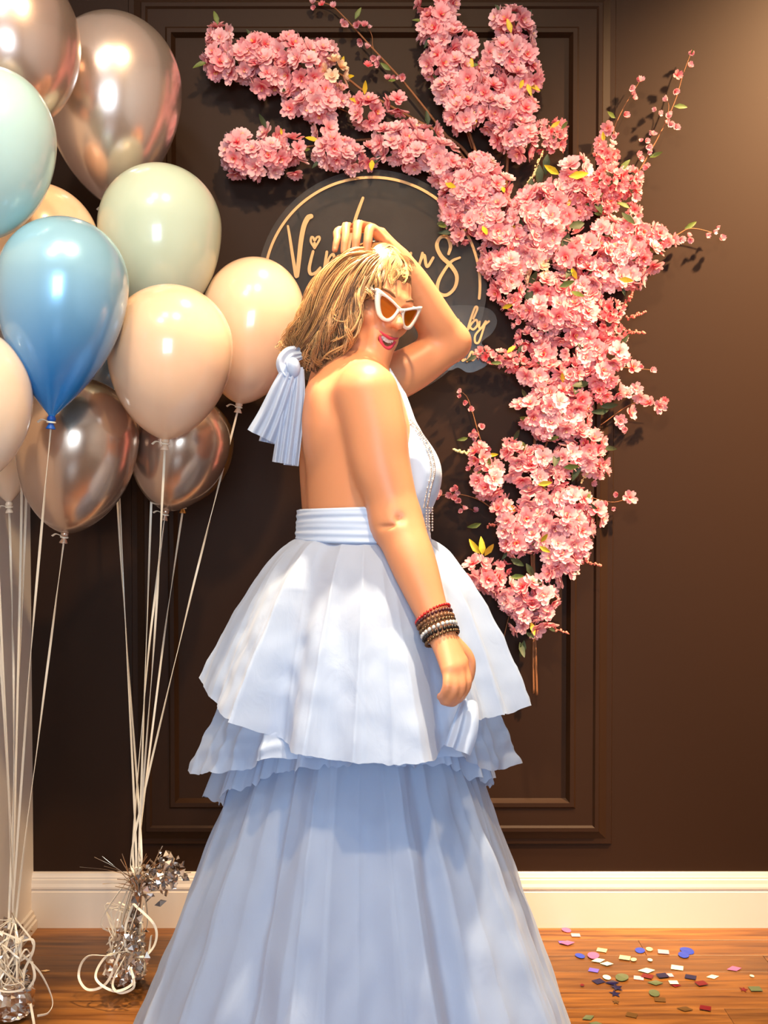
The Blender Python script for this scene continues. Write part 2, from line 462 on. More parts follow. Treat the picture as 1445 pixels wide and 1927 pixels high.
# ---------------------------------------------------------------- foil weights
M_foil = mat('crumpled_silver_foil', rgb(226, 214, 204), 0.22, 1.0)
M_tinsel = mat('silver_tinsel', rgb(214, 190, 160), 0.25, 1.0)
def crumpled(c, rx, rz, seed, amp=0.2, nu=30, nv=20, flat=False):
    rr = random.Random(seed); v = []; f = []
    for i in range(nv + 1):
        t = pi * i / nv
        for j in range(nu):
            a = 2 * pi * j / nu; k = 1 + amp * (rr.random() - 0.5) * 2
            sr = max(sin(t), 0.0) ** 0.55
            z = cos(t); z = math.copysign(abs(z) ** 0.8, z)
            v.append((c[0] + rx * sr * cos(a) * k, c[1] + rx * sr * sin(a) * k, max(c[2] + rz * z * (1 + 0.3 * amp * (rr.random() - .5)), 0.0015)))
    for i in range(nv):
        for j in range(nu): f.append((i * nu + j, (i + 1) * nu + j, (i + 1) * nu + (j + 1) % nu, i * nu + (j + 1) % nu))
    return v, f
def foil_weight(base, tie, label, seed, loops, ruffles, sprays):
    rr = random.Random(seed)
    t = thing('balloon_weight', (base[0], base[1], 0), label, 'balloon weight', 'foil balloon weights')
    g = Geo(); v, f = crumpled((base[0], base[1], 0.048), 0.047, 0.046, seed, 0.16); g.add(v, f)
    g.build('foil_wrap', M_foil, t, False)
    # gathered neck of foil
    g = Geo()
    for k in range(26):
        a = rr.uniform(0, 2 * pi); r0 = rr.uniform(0.015, 0.04)
        p = smooth_path([(base[0] + r0 * cos(a), base[1] + r0 * sin(a), 0.075), (base[0] * .5 + tie[0] * .5 + 0.012 * cos(a), base[1] * .5 + tie[1] * .5 + 0.012 * sin(a), 0.075 * .5 + tie[2] * .5),
                         tie + np.array([0.006 * cos(a), 0.006 * sin(a), 0]), tie + np.array([0.02 * cos(a), 0.02 * sin(a), 0.03])], 5)
        v, f = strip(p, 0.009, rr.uniform(-3, 3), rr.uniform(0, 3)); g.add(v, f)
    g.build('foil_neck', M_foil, t, False)
    # ruffled foil leaves
    g = Geo()
    for (c, s, n) in ruffles:
        for k in range(n):
            q = np.array([rr.gauss(0, 1), rr.gauss(0, 1), rr.gauss(0, 1)]) * s * 0.55 + c
            e = nrm([rr.gauss(0, 1), rr.gauss(0, 1), rr.gauss(0, 1)]); h = nrm(np.cross(e, [rr.gauss(0, 1), 0.3, rr.gauss(0, 1)]))
            w = rr.uniform(0.006, 0.016); q[2] = max(q[2], 0.03)
            nn = np.cross(e, h) * 0.004
            g.add([q - e * w, q + h * w * .7 + nn, q + e * w, q - h * w * .7 - nn, q + nn * 1.5], [(0, 1, 4), (1, 2, 4), (2, 3, 4), (3, 0, 4)])
    ru = g.build('foil_ruffle', M_foil, t, False); ru['kind'] = 'stuff'
    g = Geo()
    for (d, n, ln) in sprays:
        for k in range(n):
            e = nrm(np.array(d) + np.array([rr.gauss(0, .35), rr.gauss(0, .25), rr.gauss(0, .25)]))
            l = ln * rr.uniform(0.4, 1.0); s0 = tie + np.array([rr.uniform(-.02, .02), rr.uniform(-.01, .01), rr.uniform(-.02, .03)])
            v, f = strip(smooth_path([s0, s0 + e * l * 0.5, s0 + e * l + np.array([0, 0, -0.01])], 3), 0.0016, 1.0, rr.uniform(0, 3), 0.0003); g.add(v, f)
    sp = g.build('tinsel_spray', M_tinsel, t, False); sp['kind'] = 'stuff'
    for lp in loops:
        v, f = strip(smooth_path(lp, 12), 0.0055, rr.uniform(1, 3), rr.uniform(0, 2)); obj('ribbon_curl', v, f, M_ribbon, t, False)
    g = Geo()
    for k in range(14):
        a = rr.uniform(0, 2 * pi); p = [tie + np.array([0.006 * cos(a), 0.006 * sin(a), 0.05])]
        for j in range(5):
            q = np.array([base[0], base[1], 0]) + np.array([rr.uniform(-.05, .05), rr.uniform(-.05, .02), rr.uniform(.03, .2)]); p.append(q)
        v, f = strip(smooth_path(p, 7), 0.004, 5, 0); g.add(v, f)
    tn = g.build('ribbon_tangle', M_ribbon, t, False); tn['kind'] = 'stuff'
    return t
baseA = on_floor(238, 1850); tieA = at(262, 1672, 2.43)
def pa(x, y, Y=2.40): p = at(x, y, Y); p[2] = max(p[2], 0.004); return p
foil_weight(baseA, tieA, 'silver foil balloon weight with tinsel, standing on the floor beside the skirt hem', 3,
    [[pa(262, 1700), pa(225, 1790), pa(165, 1800), pa(148, 1835), pa(165, 1862, 2.38), pa(200, 1850, 2.38), pa(225, 1795, 2.38)],
     [pa(250, 1700), pa(290, 1740), pa(292, 1775), pa(270, 1800), pa(240, 1790)],
     [pa(240, 1790), pa(200, 1800), pa(180, 1840, 2.38), pa(215, 1865, 2.36), pa(250, 1850, 2.36), pa(245, 1820, 2.37)],
     [pa(235, 1800, 2.38), pa(212, 1850, 2.36), pa(225, 1868, 2.36), pa(250, 1860, 2.36), pa(252, 1840, 2.36)],
     [pa(255, 1690), pa(236, 1745), pa(240, 1790), pa(275, 1800), pa(285, 1760)]],
    [(at(312, 1640, 2.43), 0.036, 70), (at(280, 1665, 2.43), 0.03, 50), (at(248, 1760, 2.42), 0.03, 60), (at(240, 1810, 2.40), 0.03, 50)],
    [((-0.5, -0.1, 0.55), 9, 0.13), ((0.25, -0.1, 0.9), 9, 0.14), ((-0.9, 0, 0.25), 5, 0.12), ((0.7, 0, 0.5), 6, 0.12)])
baseB = on_floor(22, 1915); tieB = at(24, 1770, 2.36)
def pb(x, y, Y=2.33): p = at(x, y, Y); p[2] = max(p[2], 0.004); return p
foil_weight(baseB, tieB, 'silver foil balloon weight cut by the lower left corner of the picture', 5,
    [[pb(30, 1775), pb(60, 1768), pb(62, 1790), pb(45, 1830), pb(50, 1860), pb(65, 1840), pb(60, 1810)],
     [pb(35, 1790), pb(75, 1830), pb(98, 1880), pb(92, 1905, 2.31), pb(70, 1912, 2.30)],
     [pb(25, 1800), pb(50, 1860), pb(62, 1915, 2.30), pb(66, 1945, 2.26)]],
    [(at(12, 1775, 2.36), 0.035, 60), (at(20, 1830, 2.35), 0.03, 60)],
    [((0.2, -0.1, 0.9), 5, 0.06)])

# ---------------------------------------------------------------- round acrylic sign
M_acr = bpy.data.materials.new('clear_acrylic'); M_acr.use_nodes = True
N = M_acr.node_tree.nodes; L = M_acr.node_tree.links; N.remove(N['Principled BSDF'])
tr = N.new('ShaderNodeBsdfTransparent'); tr.inputs[0].default_value = (0.93, 0.92, 0.9, 1)
gl = N.new('ShaderNodeBsdfGlossy'); gl.inputs['Roughness'].default_value = 0.2
df = N.new('ShaderNodeBsdfDiffuse'); df.inputs[0].default_value = (0.5, 0.44, 0.38, 1)
m1 = N.new('ShaderNodeMixShader'); m2 = N.new('ShaderNodeMixShader')
fr = N.new('ShaderNodeFresnel'); fr.inputs[0].default_value = 1.3
tcx = N.new('ShaderNodeTexCoord'); nz = N.new('ShaderNodeTexNoise'); nz.inputs['Scale'].default_value = 9; mrx = N.new('ShaderNodeMapRange')
mrx.inputs[3].default_value = 0.01; mrx.inputs[4].default_value = 0.05
L.new(tcx.outputs['Object'], nz.inputs[0]); L.new(nz.outputs[0], mrx.inputs[0]); L.new(mrx.outputs[0], m1.inputs[0])
L.new(tr.outputs[0], m1.inputs[1]); L.new(df.outputs[0], m1.inputs[2])
L.new(fr.outputs[0], m2.inputs[0]); L.new(m1.outputs[0], m2.inputs[1]); L.new(gl.outputs[0], m2.inputs[2])
L.new(m2.outputs[0], N['Material Output'].inputs[0])
M_gold = mat('pale_gold_acrylic', rgb(206, 156, 98), 0.35, 0.2)
SY = 2.775
sign = thing('round_sign', at(700, 537, SY), 'clear round acrylic sign with pale gold script mounted on the black wall', 'sign')
def plate(name, out, y0, y1, m):
    k = len(out); v = [(x, y0, z) for x, z in out] + [(x, y1, z) for x, z in out]
    f = [tuple(range(k)), tuple(range(2 * k - 1, k - 1, -1))] + [(i, i + k, (i + 1) % k + k, (i + 1) % k) for i in range(k)]
    return obj(name, v, f, m, sign, False)
cs = at(700, 537, SY); Rp = 215 * SY / F_
plate('plate', [(cs[0] + Rp * cos(a), cs[2] + Rp * sin(a)) for a in np.linspace(0, 2 * pi, 96, endpoint=False)], SY, SY + 0.004, M_acr)
outl = smooth_path([(800, 590), (850, 575), (905, 577), (928, 587), (935, 607), (925, 628), (906, 645), (922, 662), (918, 684), (899, 697), (880, 701), (862, 692), (846, 697), (815, 690), (790, 660), (790, 620), (800, 590)], 6)[:-1]
plate('caption_plate', [tuple(at(p[0], p[1], SY - 0.0045)[[0, 2]]) for p in outl], SY - 0.0045, SY - 0.0005, M_acr)
# standoff pegs to the wall
for (px, py) in ((560, 400), (842, 396), (840, 655), (560, 690)):
    g = Geo(); p = at(px, py, SY); g.tube([(p[0], SY - 0.004, p[2]), (p[0], WALL, p[2])], 0.004, 12); g.build('standoff', M_acr, sign, False)
# gold border ring
arc = []
for a in np.linspace(radians(-7), radians(196), 90): arc.append((700 + 203 * cos(a), 537 - 203 * sin(a)))
def stroke_geo(g, pts, wds, Y, th=0.003, smooth=True, n=10):
    rows = np.array([(p[0], p[1], w) for p, w in zip(pts, np.broadcast_to(wds, (len(pts),)))], float)
    if smooth and len(rows) > 2: rows = smooth_path(rows, n)
    c = np.array([at(r[0], r[1], Y) for r in rows]); t = np.gradient(c, axis=0); t[:, 1] = 0; t /= np.linalg.norm(t, axis=1)[:, None] + 1e-9
    s = np.stack([-t[:, 2], 0 * t[:, 0], t[:, 0]], 1); wd = (rows[:, 2] * Y / F_ / 2)[:, None]
    A, B = c + s * wd, c - s * wd
    ramp = -0.0006 * np.linspace(0, 1, len(c)); A[:, 1] += ramp; B[:, 1] += ramp; c = c.copy(); c[:, 1] += ramp
    # rounded ends
    k = len(c); v = []
    for i in range(k): v += [A[i], B[i], B[i] - [0, th, 0], A[i] - [0, th, 0]]
    f = []
    for i in range(k - 1):
        for j in range(4):
            q = (j + 1) % 4; f.append((i * 4 + j, i * 4 + q, i * 4 + 4 + q, i * 4 + 4 + j))
    f += [(3, 2, 1, 0), tuple((k - 1) * 4 + j for j in range(4))]
    g.add(v, f)
    for e in (0, k - 1):
        w = wd[e, 0]; n_ = 10
        vv = [c[e] + [w * cos(a), -0.0004, w * sin(a)] for a in np.linspace(0, 2 * pi, n_, endpoint=False)]
        vv += [q - [0, th, 0] for q in vv]
        g.add(vv, [tuple(range(n_)), tuple(range(2 * n_ - 1, n_ - 1, -1))] + [(i, i + n_, (i + 1) % n_ + n_, (i + 1) % n_) for i in range(n_)])
g = Geo(); stroke_geo(g, arc, 5.0, SY - 0.0006, 0.002, False); g.build('border_ring', M_gold, sign, False)
def c6(l): return [(470 + x / 2.949, 310 + y / 2.949) for x, y in l]
def c1(l): return [(520 + x / 3.803, 400 + y / 3.803) for x, y in l]
def letter(*strokes, Y=SY - 0.0006):
    g = Geo()
    for p, w in strokes: stroke_geo(g, p, w, Y)
    return g.build('letter', M_gold, sign, False)
letter((c6([(212, 342), (222, 400), (242, 530), (260, 622), (272, 540), (284, 430), (300, 345), (322, 298), (340, 288)]), [4, 5, 6, 7, 8, 8.5, 9, 9.5, 9]))
letter((c6([(352, 482), (338, 535), (330, 582), (340, 608), (366, 600), (392, 572)]), [5, 5.5, 6, 6, 5, 4]))
hp = c6([(360, 465), (340, 430), (342, 405), (352, 405), (360, 422), (372, 405), (386, 402), (386, 420), (360, 465)])
letter((hp, 4.0), ([(592, 458), (592, 464)], 5.0))
letter((c6([(428, 485), (420, 540), (414, 600), (440, 520), (465, 500), (470, 560), (480, 605)]), [5, 5.5, 5.5, 4, 5, 5, 4]))
letter((c6([(628, 186), (606, 245), (584, 310), (560, 400), (545, 500), (560, 560)]), [5, 6, 6, 6, 6, 5]))
letter((c1([(962, 292), (952, 345), (948, 410), (985, 430), (1015, 380)]), [5, 5, 5, 4, 4]))
letter((c1([(1045, 292), (1030, 350), (1005, 425), (1035, 340), (1058, 308), (1070, 372), (1085, 385), (1122, 325)]), [5, 5, 5, 4.5, 5.5, 5.5, 5.5, 5]))
letter((c1([(1232, 298), (1246, 240), (1222, 178), (1172, 182), (1148, 240), (1180, 315), (1245, 378), (1290, 455), (1275, 540), (1215, 592), (1155, 570), (1158, 498), (1202, 415), (1255, 350), (1312, 324)]),
        [5, 6.5, 7, 6, 7, 7.5, 7.5, 7, 6, 6, 6.5, 6.5, 5.5, 5, 4]))
cy_ = SY - 0.0052
letter((c6([(1128, 905), (1150, 880), (1158, 862), (1142, 862), (1136, 890), (1150, 903), (1172, 880)]), 3.4), Y=cy_)
letter((c6([(1240, 855), (1262, 800), (1250, 792), (1228, 850), (1210, 914), (1232, 880), (1256, 862), (1262, 890), (1240, 915), (1222, 905)]), 4.0), Y=cy_)
letter((c6([(1275, 872), (1272, 905), (1288, 902), (1310, 868), (1292, 925), (1270, 985), (1250, 985), (1252, 945), (1290, 902), (1326, 870)]), 3.8), Y=cy_)
letter((c6([(1180, 1058), (1152, 1062), (1140, 1088), (1160, 1088), (1182, 1056), (1180, 1088), (1196, 1080)]), 3.8), Y=cy_)
letter((c6([(1205, 1092), (1228, 1040), (1240, 1052), (1236, 1086), (1262, 1062), (1282, 1050)]), 3.8), Y=cy_)

# ---------------------------------------------------------------- blossom branches
def petal_mat(name, var):
    m = mat(name, rgb(240, 150, 160), 0.6, 0.0, Subsurface_Weight=0.0, Sheen_Weight=0.2)
    N, L, b, o = nodes(m); out = use_vcol(m, var=var)
    tl = N.new('ShaderNodeBsdfTranslucent'); mx = N.new('ShaderNodeMixShader'); mx.inputs[0].default_value = 0.3
    L.new(out, tl.inputs[0]); L.new(b.outputs[0], mx.inputs[1]); L.new(tl.outputs[0], mx.inputs[2]); L.new(mx.outputs[0], o.inputs[0])
    return m
M_petal = petal_mat('pink_silk_petal', 0.22)
M_leafy = mat('yellow_green_silk_leaf', rgb(206, 176, 40), 0.5); M_leafg = mat('dull_green_silk_leaf', rgb(92, 104, 40), 0.55); M_leafd = mat('dark_green_silk_leaf', rgb(44, 56, 26), 0.6)
for m_ in (M_leafy, M_leafg, M_leafd): add_bump(m_, 90, 0.3)
M_twig = mat('brown_wrapped_stem', rgb(136, 86, 50), 0.7); add_bump(M_twig, 200, 0.4)
M_bud = mat('cream_bud', rgb(240, 222, 160), 0.6)
def petal(w, l, cup, base, az, lift, c0, c1_, notch=0.12, seg=4):
    """one silk petal: rows from claw to tip"""
    v = []; cols = []; prof = [(0.0, 0.18), (0.3, 0.62), (0.62, 1.0), (0.88, 0.82), (1.0, 0.42)]
    for k, (t, ww) in enumerate(prof):
        for s in (-1, 0, 1):
            tt = t - (notch if (k == 4 and s == 0) else 0)
            r = base + l * tt; x = s * w * ww * 0.5
            z = cup * l * tt ** 1.6 + (0.22 * w * ww * abs(s)) - 0.10 * l * max(0, tt - 0.6)
            v.append((r, x, z)); cols.append(np.array(c0) * (1 - min(1, t * 1.5)) + np.array(c1_) * min(1, t * 1.5))
    v = np.array(v); cl, sl = cos(lift), sin(lift)
    v = np.stack([v[:, 0] * cl - v[:, 2] * sl, v[:, 1], v[:, 0] * sl + v[:, 2] * cl], 1)
    ca, sa = cos(az), sin(az)
    v = np.stack([v[:, 0] * ca - v[:, 1] * sa, v[:, 0] * sa + v[:, 1] * ca, v[:, 2]], 1)
    f = []
    for i in range(4):
        for j in range(2): a = i * 3 + j; f.append((a, a + 3, a + 4, a + 1))
    return v, f, cols
def blossom_mesh(rad, layers, seed, tip, deep, cup=0.35):
    rr = random.Random(seed); g = Geo(); C = []
    for li, (n, rs, lift) in enumerate(layers):
        off = rr.uniform(0, 6)
        for k in range(n):
            s = rs * rr.uniform(0.88, 1.1)
            tipc = np.array(tip) * rr.uniform(0.9, 1.08)
            v, f, c = petal(rad * s * rr.uniform(0.70, 0.88), rad * s, cup * rr.uniform(0.5, 1.4), rad * 0.04, off + 2 * pi * k / n + rr.uniform(-.16, .16), lift + rr.uniform(-.14, .14), deep, tipc)
            g.add(v + [0, 0, li * rad * 0.07], f); C += c
    cen = Geo(); cen.ball((0, 0, rad * 0.12), rad * 0.13, 6, 4); g.add(np.concatenate(cen.v), cen.f); C += [np.array(deep) * np.array([1.0, 0.75, 0.7])] * len(cen.v[0])
    if len(layers) > 1:
        for k in range(7):      # stamens
            a = rr.uniform(0, 6.28); e = np.array([cos(a) * .6, sin(a) * .6, 1]); p0 = np.array([0, 0, rad * .1]); p1 = p0 + e * rad * .36
            s_ = np.array([-sin(a), cos(a), 0]) * rad * .03; g.add([p0 - s_, p0 + s_, p1 + s_ * 1.6, p1 - s_ * 1.6], [(0, 1, 2, 3)]); C += [np.array(lin((.95, .55, .5)))] * 2 + [np.array(lin((1, .86, .6)))] * 2
    me = mesh_data('blossom', np.concatenate(g.v), g.f, M_petal)
    C = np.array(C); vcol(me, np.hstack([C, np.ones((len(C), 1))]))
    return me
pk = lambda r, g_, b_: lin((r / 255, g_ / 255, b_ / 255))
BL = {'big': [blossom_mesh(0.0272, [(5, 1.0, 0.06), (5, 0.84, 0.30), (2, 0.5, 0.8)], s, pk(253, 196, 200), pk(238, 92, 108), 0.2) for s in range(7)],
      'mid': [blossom_mesh(0.021, [(5, 1.0, 0.2), (4, 0.7, 0.7)], 20 + s, pk(250, 184, 188), pk(234, 88, 102)) for s in range(4)],
      'coral': [blossom_mesh(0.0145, [(5, 1.0, 0.25)], 40 + s, pk(244, 160, 162), pk(224, 84, 92)) for s in range(3)],
      'small': [blossom_mesh(0.0125, [(5, 1.0, 0.45), (3, .6, .9)], 60 + s, pk(248, 184, 190), pk(226, 96, 112), 0.6) for s in range(3)],
      'pale': [blossom_mesh(0.0225, [(5, 1.0, 0.25), (4, .7, .7)], 80 + s, pk(252, 222, 190), pk(240, 180, 130)) for s in range(2)]}
NBL = [0]
MINSEP = {'big': 0.0245, 'mid': 0.018, 'coral': 0.0135, 'small': 0.014, 'pale': 0.02}
RADK = {'big': 0.0255, 'mid': 0.021, 'coral': 0.0145, 'small': 0.0125, 'pale': 0.022}
def put_blossom(kind, p, n, parent, rr, sc=1.0):
    me = rr.choice(BL[kind]); o = bpy.data.objects.new('blossom', me); COL.objects.link(o); o.parent = parent
    o.location = tuple(np.asarray(p) - np.array(parent.location))
    q = Vector((0, 0, 1)).rotation_difference(Vector(tuple(n))) @ Matrix.Rotation(rr.uniform(0, 6.28), 3, 'Z').to_quaternion()
    o.rotation_euler = q.to_euler(); s = sc * rr.uniform(0.85, 1.12); o.scale = (s, s, s); NBL[0] += 1
def cluster(parent, px, py, rx, ry, kind, rr, lift=0.0):
    rad = RADK[kind]; Yc = WALL - 0.062 - lift - min(rx, ry) * 0.35 * WALL / F_
    c = at(px, py, Yc); a = max(rx * Yc / F_ - rad * 0.52, 0.004); b = max(ry * Yc / F_ - rad * 0.52, 0.004); d = max(min(a, b), 0.012) * 0.9
    pts = []
    tries = 260
    for _ in range(tries):
        th = rr.uniform(0, 2 * pi); w = rr.uniform(-0.35, 1.0); s = sqrt(max(0, 1 - w * w))
        k = rr.uniform(0.86, 1.0)
        p = c + np.array([a * s * cos(th), -d * w, b * s * sin(th)]) * k
        if p[1] > WALL - rad * 0.9: p[1] = WALL - rad * 0.9
        if all(np.linalg.norm(p - q) > MINSEP[kind] * 0.98 for q, _ in pts):
            n = np.array([s * cos(th) / max(a, .01), -w / max(d, .01) - 14, s * sin(th) / max(b, .01)]); n = nrm(n + np.array([rr.gauss(0, 13), 0, rr.gauss(0, 13)]))
            pts.append((p, n))
    for p, n in pts:
        kk = kind
        put_blossom(kk, p, n, parent, rr)
    return c
def leaf_mesh(l, w, m, seed):
    rr = random.Random(seed); v = []; prof = [(0, .06), (.15, .5), (.4, 1), (.7, .75), (.9, .35), (1, .03)]; bend = rr.uniform(-.5, .4)
    for t, k in prof:
        z = bend * l * t * t
        v += [(l * t, -w * k / 2, z + 0.22 * w * k), (l * t, 0, z), (l * t, w * k / 2, z + 0.22 * w * k)]
    f = []
    for i in range(5):
        for j in range(2): a = i * 3 + j; f.append((a, a + 3, a + 4, a + 1))
    return mesh_data('leaf', v, f, m)
LEAF = {k: [leaf_mesh(0.045, 0.018, m, s) for s in range(4)] for k, m in (('y', M_leafy), ('g', M_leafg), ('d', M_leafd))}
def put_leaf(parent, px, py, ang, kind, rr, ln=1.0, lift=0.0):
    o = bpy.data.objects.new('leaf', rr.choice(LEAF[kind])); COL.objects.link(o); o.parent = parent
    p = at(px, py, WALL - 0.085 - lift); o.location = tuple(p - np.array(parent.location))
    a = radians(ang); e = Vector((cos(a), rr.uniform(-.45, -.05), sin(a))).normalized(); up = Vector((rr.uniform(-.3, .3), -1, rr.uniform(-.3, .5)))
    y = up.cross(e).normalized(); z = e.cross(y)
    o.rotation_euler = Matrix((e, y, z)).transposed().to_euler(); o.scale = (ln, ln, ln)
def stem(parent, pts, r0, r1, name='stem', Yoff=0.03):
    rows = smooth_path([tuple(at(p[0], p[1], WALL - (p[2] if len(p) > 2 else Yoff))) for p in pts], 7)
    g = Geo(); g.tube(rows, np.linspace(r0, r1, len(rows)), 6); return g.build(name, M_twig, parent)
def catkin(parent, px, py, ang, n, m, rr, sz=0.0035):
    g = Geo(); a = radians(ang); p0 = at(px, py, WALL - 0.07)
    for k in range(n):
        t = k / n; c = p0 + np.array([cos(a), -.2, sin(a)]) * 0.05 * t + np.array([rr.uniform(-1, 1), rr.uniform(-1, 1), rr.uniform(-1, 1)]) * 0.006 * (1.1 - t)
        g.ball(c, sz * rr.uniform(.7, 1.2), 5, 4)
    g.tube([p0, p0 + np.array([cos(a), -.2, sin(a)]) * 0.05], 0.001, 4)
    o = g.build('bud_spike', m, parent); o['kind'] = 'stuff'
M_coralbud = mat('coral_bud', rgb(216, 120, 104), 0.6)
def branch(label, stems, clusters, buds=(), leaves=(), spikes=(), seed=1):
    rr = random.Random(seed); s0 = stems[0][0][0]
    t = thing('blossom_branch', at(s0[0], s0[1], WALL - 0.03), label, 'artificial blossom branch', 'pink blossom branches on the black wall')
    for pts, r0, r1 in stems: stem(t, pts, r0, r1)
    for c in clusters:
        cluster(t, c[0], c[1], c[2], c[3], c[4] if len(c) > 4 else 'big', rr, c[5] if len(c) > 5 else 0.0)
    for c in clusters:
        if rr.random() < .5:
            a = rr.uniform(0, 360); put_leaf(t, c[0] + c[2] * .8 * cos(radians(a)), c[1] - c[3] * .8 * sin(radians(a)), a, rr.choice('ggddy'), rr, rr.uniform(.5, .85))
    for bd in buds:
        x, y = bd[0], bd[1]; kd = bd[2] if len(bd) > 2 else 'small'
        p = at(x, y, WALL - 0.042); put_blossom(kd, p, nrm([rr.gauss(0, .5), -1, rr.gauss(0, .5)]), t, rr)
        if kd == 'small' and rr.random() < .75:
            p = at(x + rr.uniform(-9, 9), y + rr.uniform(-9, 9), WALL - 0.036); put_blossom(kd, p, nrm([rr.gauss(0, .8), -1, rr.gauss(0, .8)]), t, rr, .8)
    for l in leaves: put_leaf(t, *l[:4], rr, *(l[4:]))
    for (x, y, a, n, k) in spikes: catkin(t, x, y, a, n, M_bud if k == 'c' else M_coralbud, rr)
    return t
branch('long pink blossom branch reaching to the upper left, tip beside the balloons', [([(900, 320), (860, 270), (780, 225), (690, 175), (640, 140), (560, 110), (480, 110), (415, 90)], 0.0045, 0.002), ([(690, 225), (640, 205), (600, 190)], .002, .0015)],
    [(414, 78, 24, 40), (410, 110, 28, 36), (448, 118, 36, 36), (484, 100, 36, 36), (500, 135, 36, 40), (545, 95, 34, 32), (572, 130, 46, 46), (556, 180, 26, 40), (598, 190, 44, 38), (606, 100, 26, 26), (628, 138, 26, 30, 'pale', .02), (640, 180, 20, 26, 'mid'), (689, 210, 28, 32), (746, 192, 22, 22, 'big')],
    leaves=[(548, 160, 215, 'y', .75), (640, 130, 75, 'y', .7), (686, 178, 92, 'y', .75), (676, 190, 170, 'y', .6)], seed=11)
branch('low pink blossom branch hanging over the top left of the round sign', [([(905, 360), (850, 300), (790, 262), (700, 262), (620, 270), (520, 285), (440, 290)], 0.0045, 0.002)],
    [(452, 292, 34, 46), (480, 300, 34, 38), (512, 258, 22, 26), (512, 296, 34, 38), (553, 278, 24, 26), (556, 312, 24, 22), (610, 246, 22, 20), (628, 286, 42, 34), (664, 300, 24, 26, 'mid'), (692, 292, 16, 26, 'mid'), (740, 270, 38, 40), (775, 285, 38, 40), (762, 252, 34, 24), (806, 262, 24, 32), (826, 292, 36, 32)],
    leaves=[(600, 264, 180, 'y', .8), (612, 266, 10, 'y', .9), (530, 255, 95, 'y', .4), (700, 300, 270, 'y', .8)], seed=12)
branch('thin twig of small buds slanting up to the top edge of the picture', [([(905, 350), (875, 300), (820, 230), (760, 155), (700, 90), (650, 35), (622, 10), (590, 2)], 0.004, 0.0012), ([(745, 140), (705, 95), (700, 68), (690, 45)], .0012, .0008)],
    [], [(588, 8), (606, 10, 'coral'), (627, 14), (648, 46), (672, 48), (686, 50), (678, 78), (690, 92), (703, 110), (714, 120), (730, 150), (744, 148), (757, 146), (693, 125, 'coral')],
    [(668, 36, 60, 'g', .7), (735, 132, 150, 'g', .7), (745, 150, 200, 'g', .5)], seed=13)
branch('upright pink blossom branch at the top centre, cut by the top edge', [([(930, 380), (900, 300), (870, 210), (845, 120), (825, 30), (818, -20)], 0.0045, 0.0025), ([(888, 280), (850, 160), (815, 60)], .002, .001)],
    [(812, 4, 30, 24), (838, 10, 24, 26), (826, 48, 36, 34), (846, 76, 34, 32), (876, 88, 22, 30), (808, 66, 20, 22), (824, 118, 34, 34), (858, 128, 30, 30), (886, 158, 32, 30), (846, 168, 30, 32), (866, 212, 34, 40), (884, 196, 24, 26)],
    leaves=[(795, 42, 165, 'g', .6), (892, 238, 80, 'y', .6), (826, 168, 170, 'd', .6)], seed=14)
branch('thick pink blossom branch standing upright right of the top centre one', [([(950, 400), (955, 300), (965, 200), (968, 100), (962, 30)], 0.0045, 0.002)],
    [(962, 42, 40, 30), (985, 60, 22, 28), (950, 104, 40, 36), (985, 100, 26, 34), (996, 142, 24, 30), (920, 128, 24, 24, 'mid'), (968, 150, 34, 30), (916, 178, 34, 32), (948, 206, 42, 36), (986, 206, 24, 36), (964, 250, 40, 36), (984, 272, 26, 30), (920, 222, 28, 28), (1020, 256, 22, 30, 'coral'), (1046, 262, 20, 30, 'coral'), (1052, 236, 14, 14, 'coral')],
    leaves=[(962, 62, 110, 'y', .8, .03), (985, 150, 240, 'y', .7, .03), (992, 158, 285, 'y', .7, .03), (930, 300, 250, 'g', .9)], seed=15)
branch('blossom branch sweeping over the right rim of the round sign', [([(985, 520), (940, 450), (900, 400), (850, 350), (815, 320)], 0.004, 0.002), ([(960, 545), (900, 480), (850, 420)], .002, .001)],
    [(836, 318, 32, 34), (872, 330, 34, 34), (905, 322, 36, 32), (930, 348, 34, 34), (862, 366, 36, 34), (898, 372, 40, 34), (934, 390, 30, 32), (856, 404, 28, 28), (888, 412, 34, 30), (925, 428, 36, 32), (868, 440, 22, 20, 'mid'), (940, 470, 36, 32), (952, 508, 36, 34), (925, 500, 24, 26, 'mid'), (954, 545, 32, 28, 'mid'), (972, 574, 26, 22, 'mid'), (982, 602, 18, 22, 'small')],
    leaves=[(838, 345, 330, 'y', .8, .04), (908, 425, 285, 'y', .8, .03), (842, 425, 190, 'g', .7), (945, 350, 280, 'y', .6, .03)], seed=16)
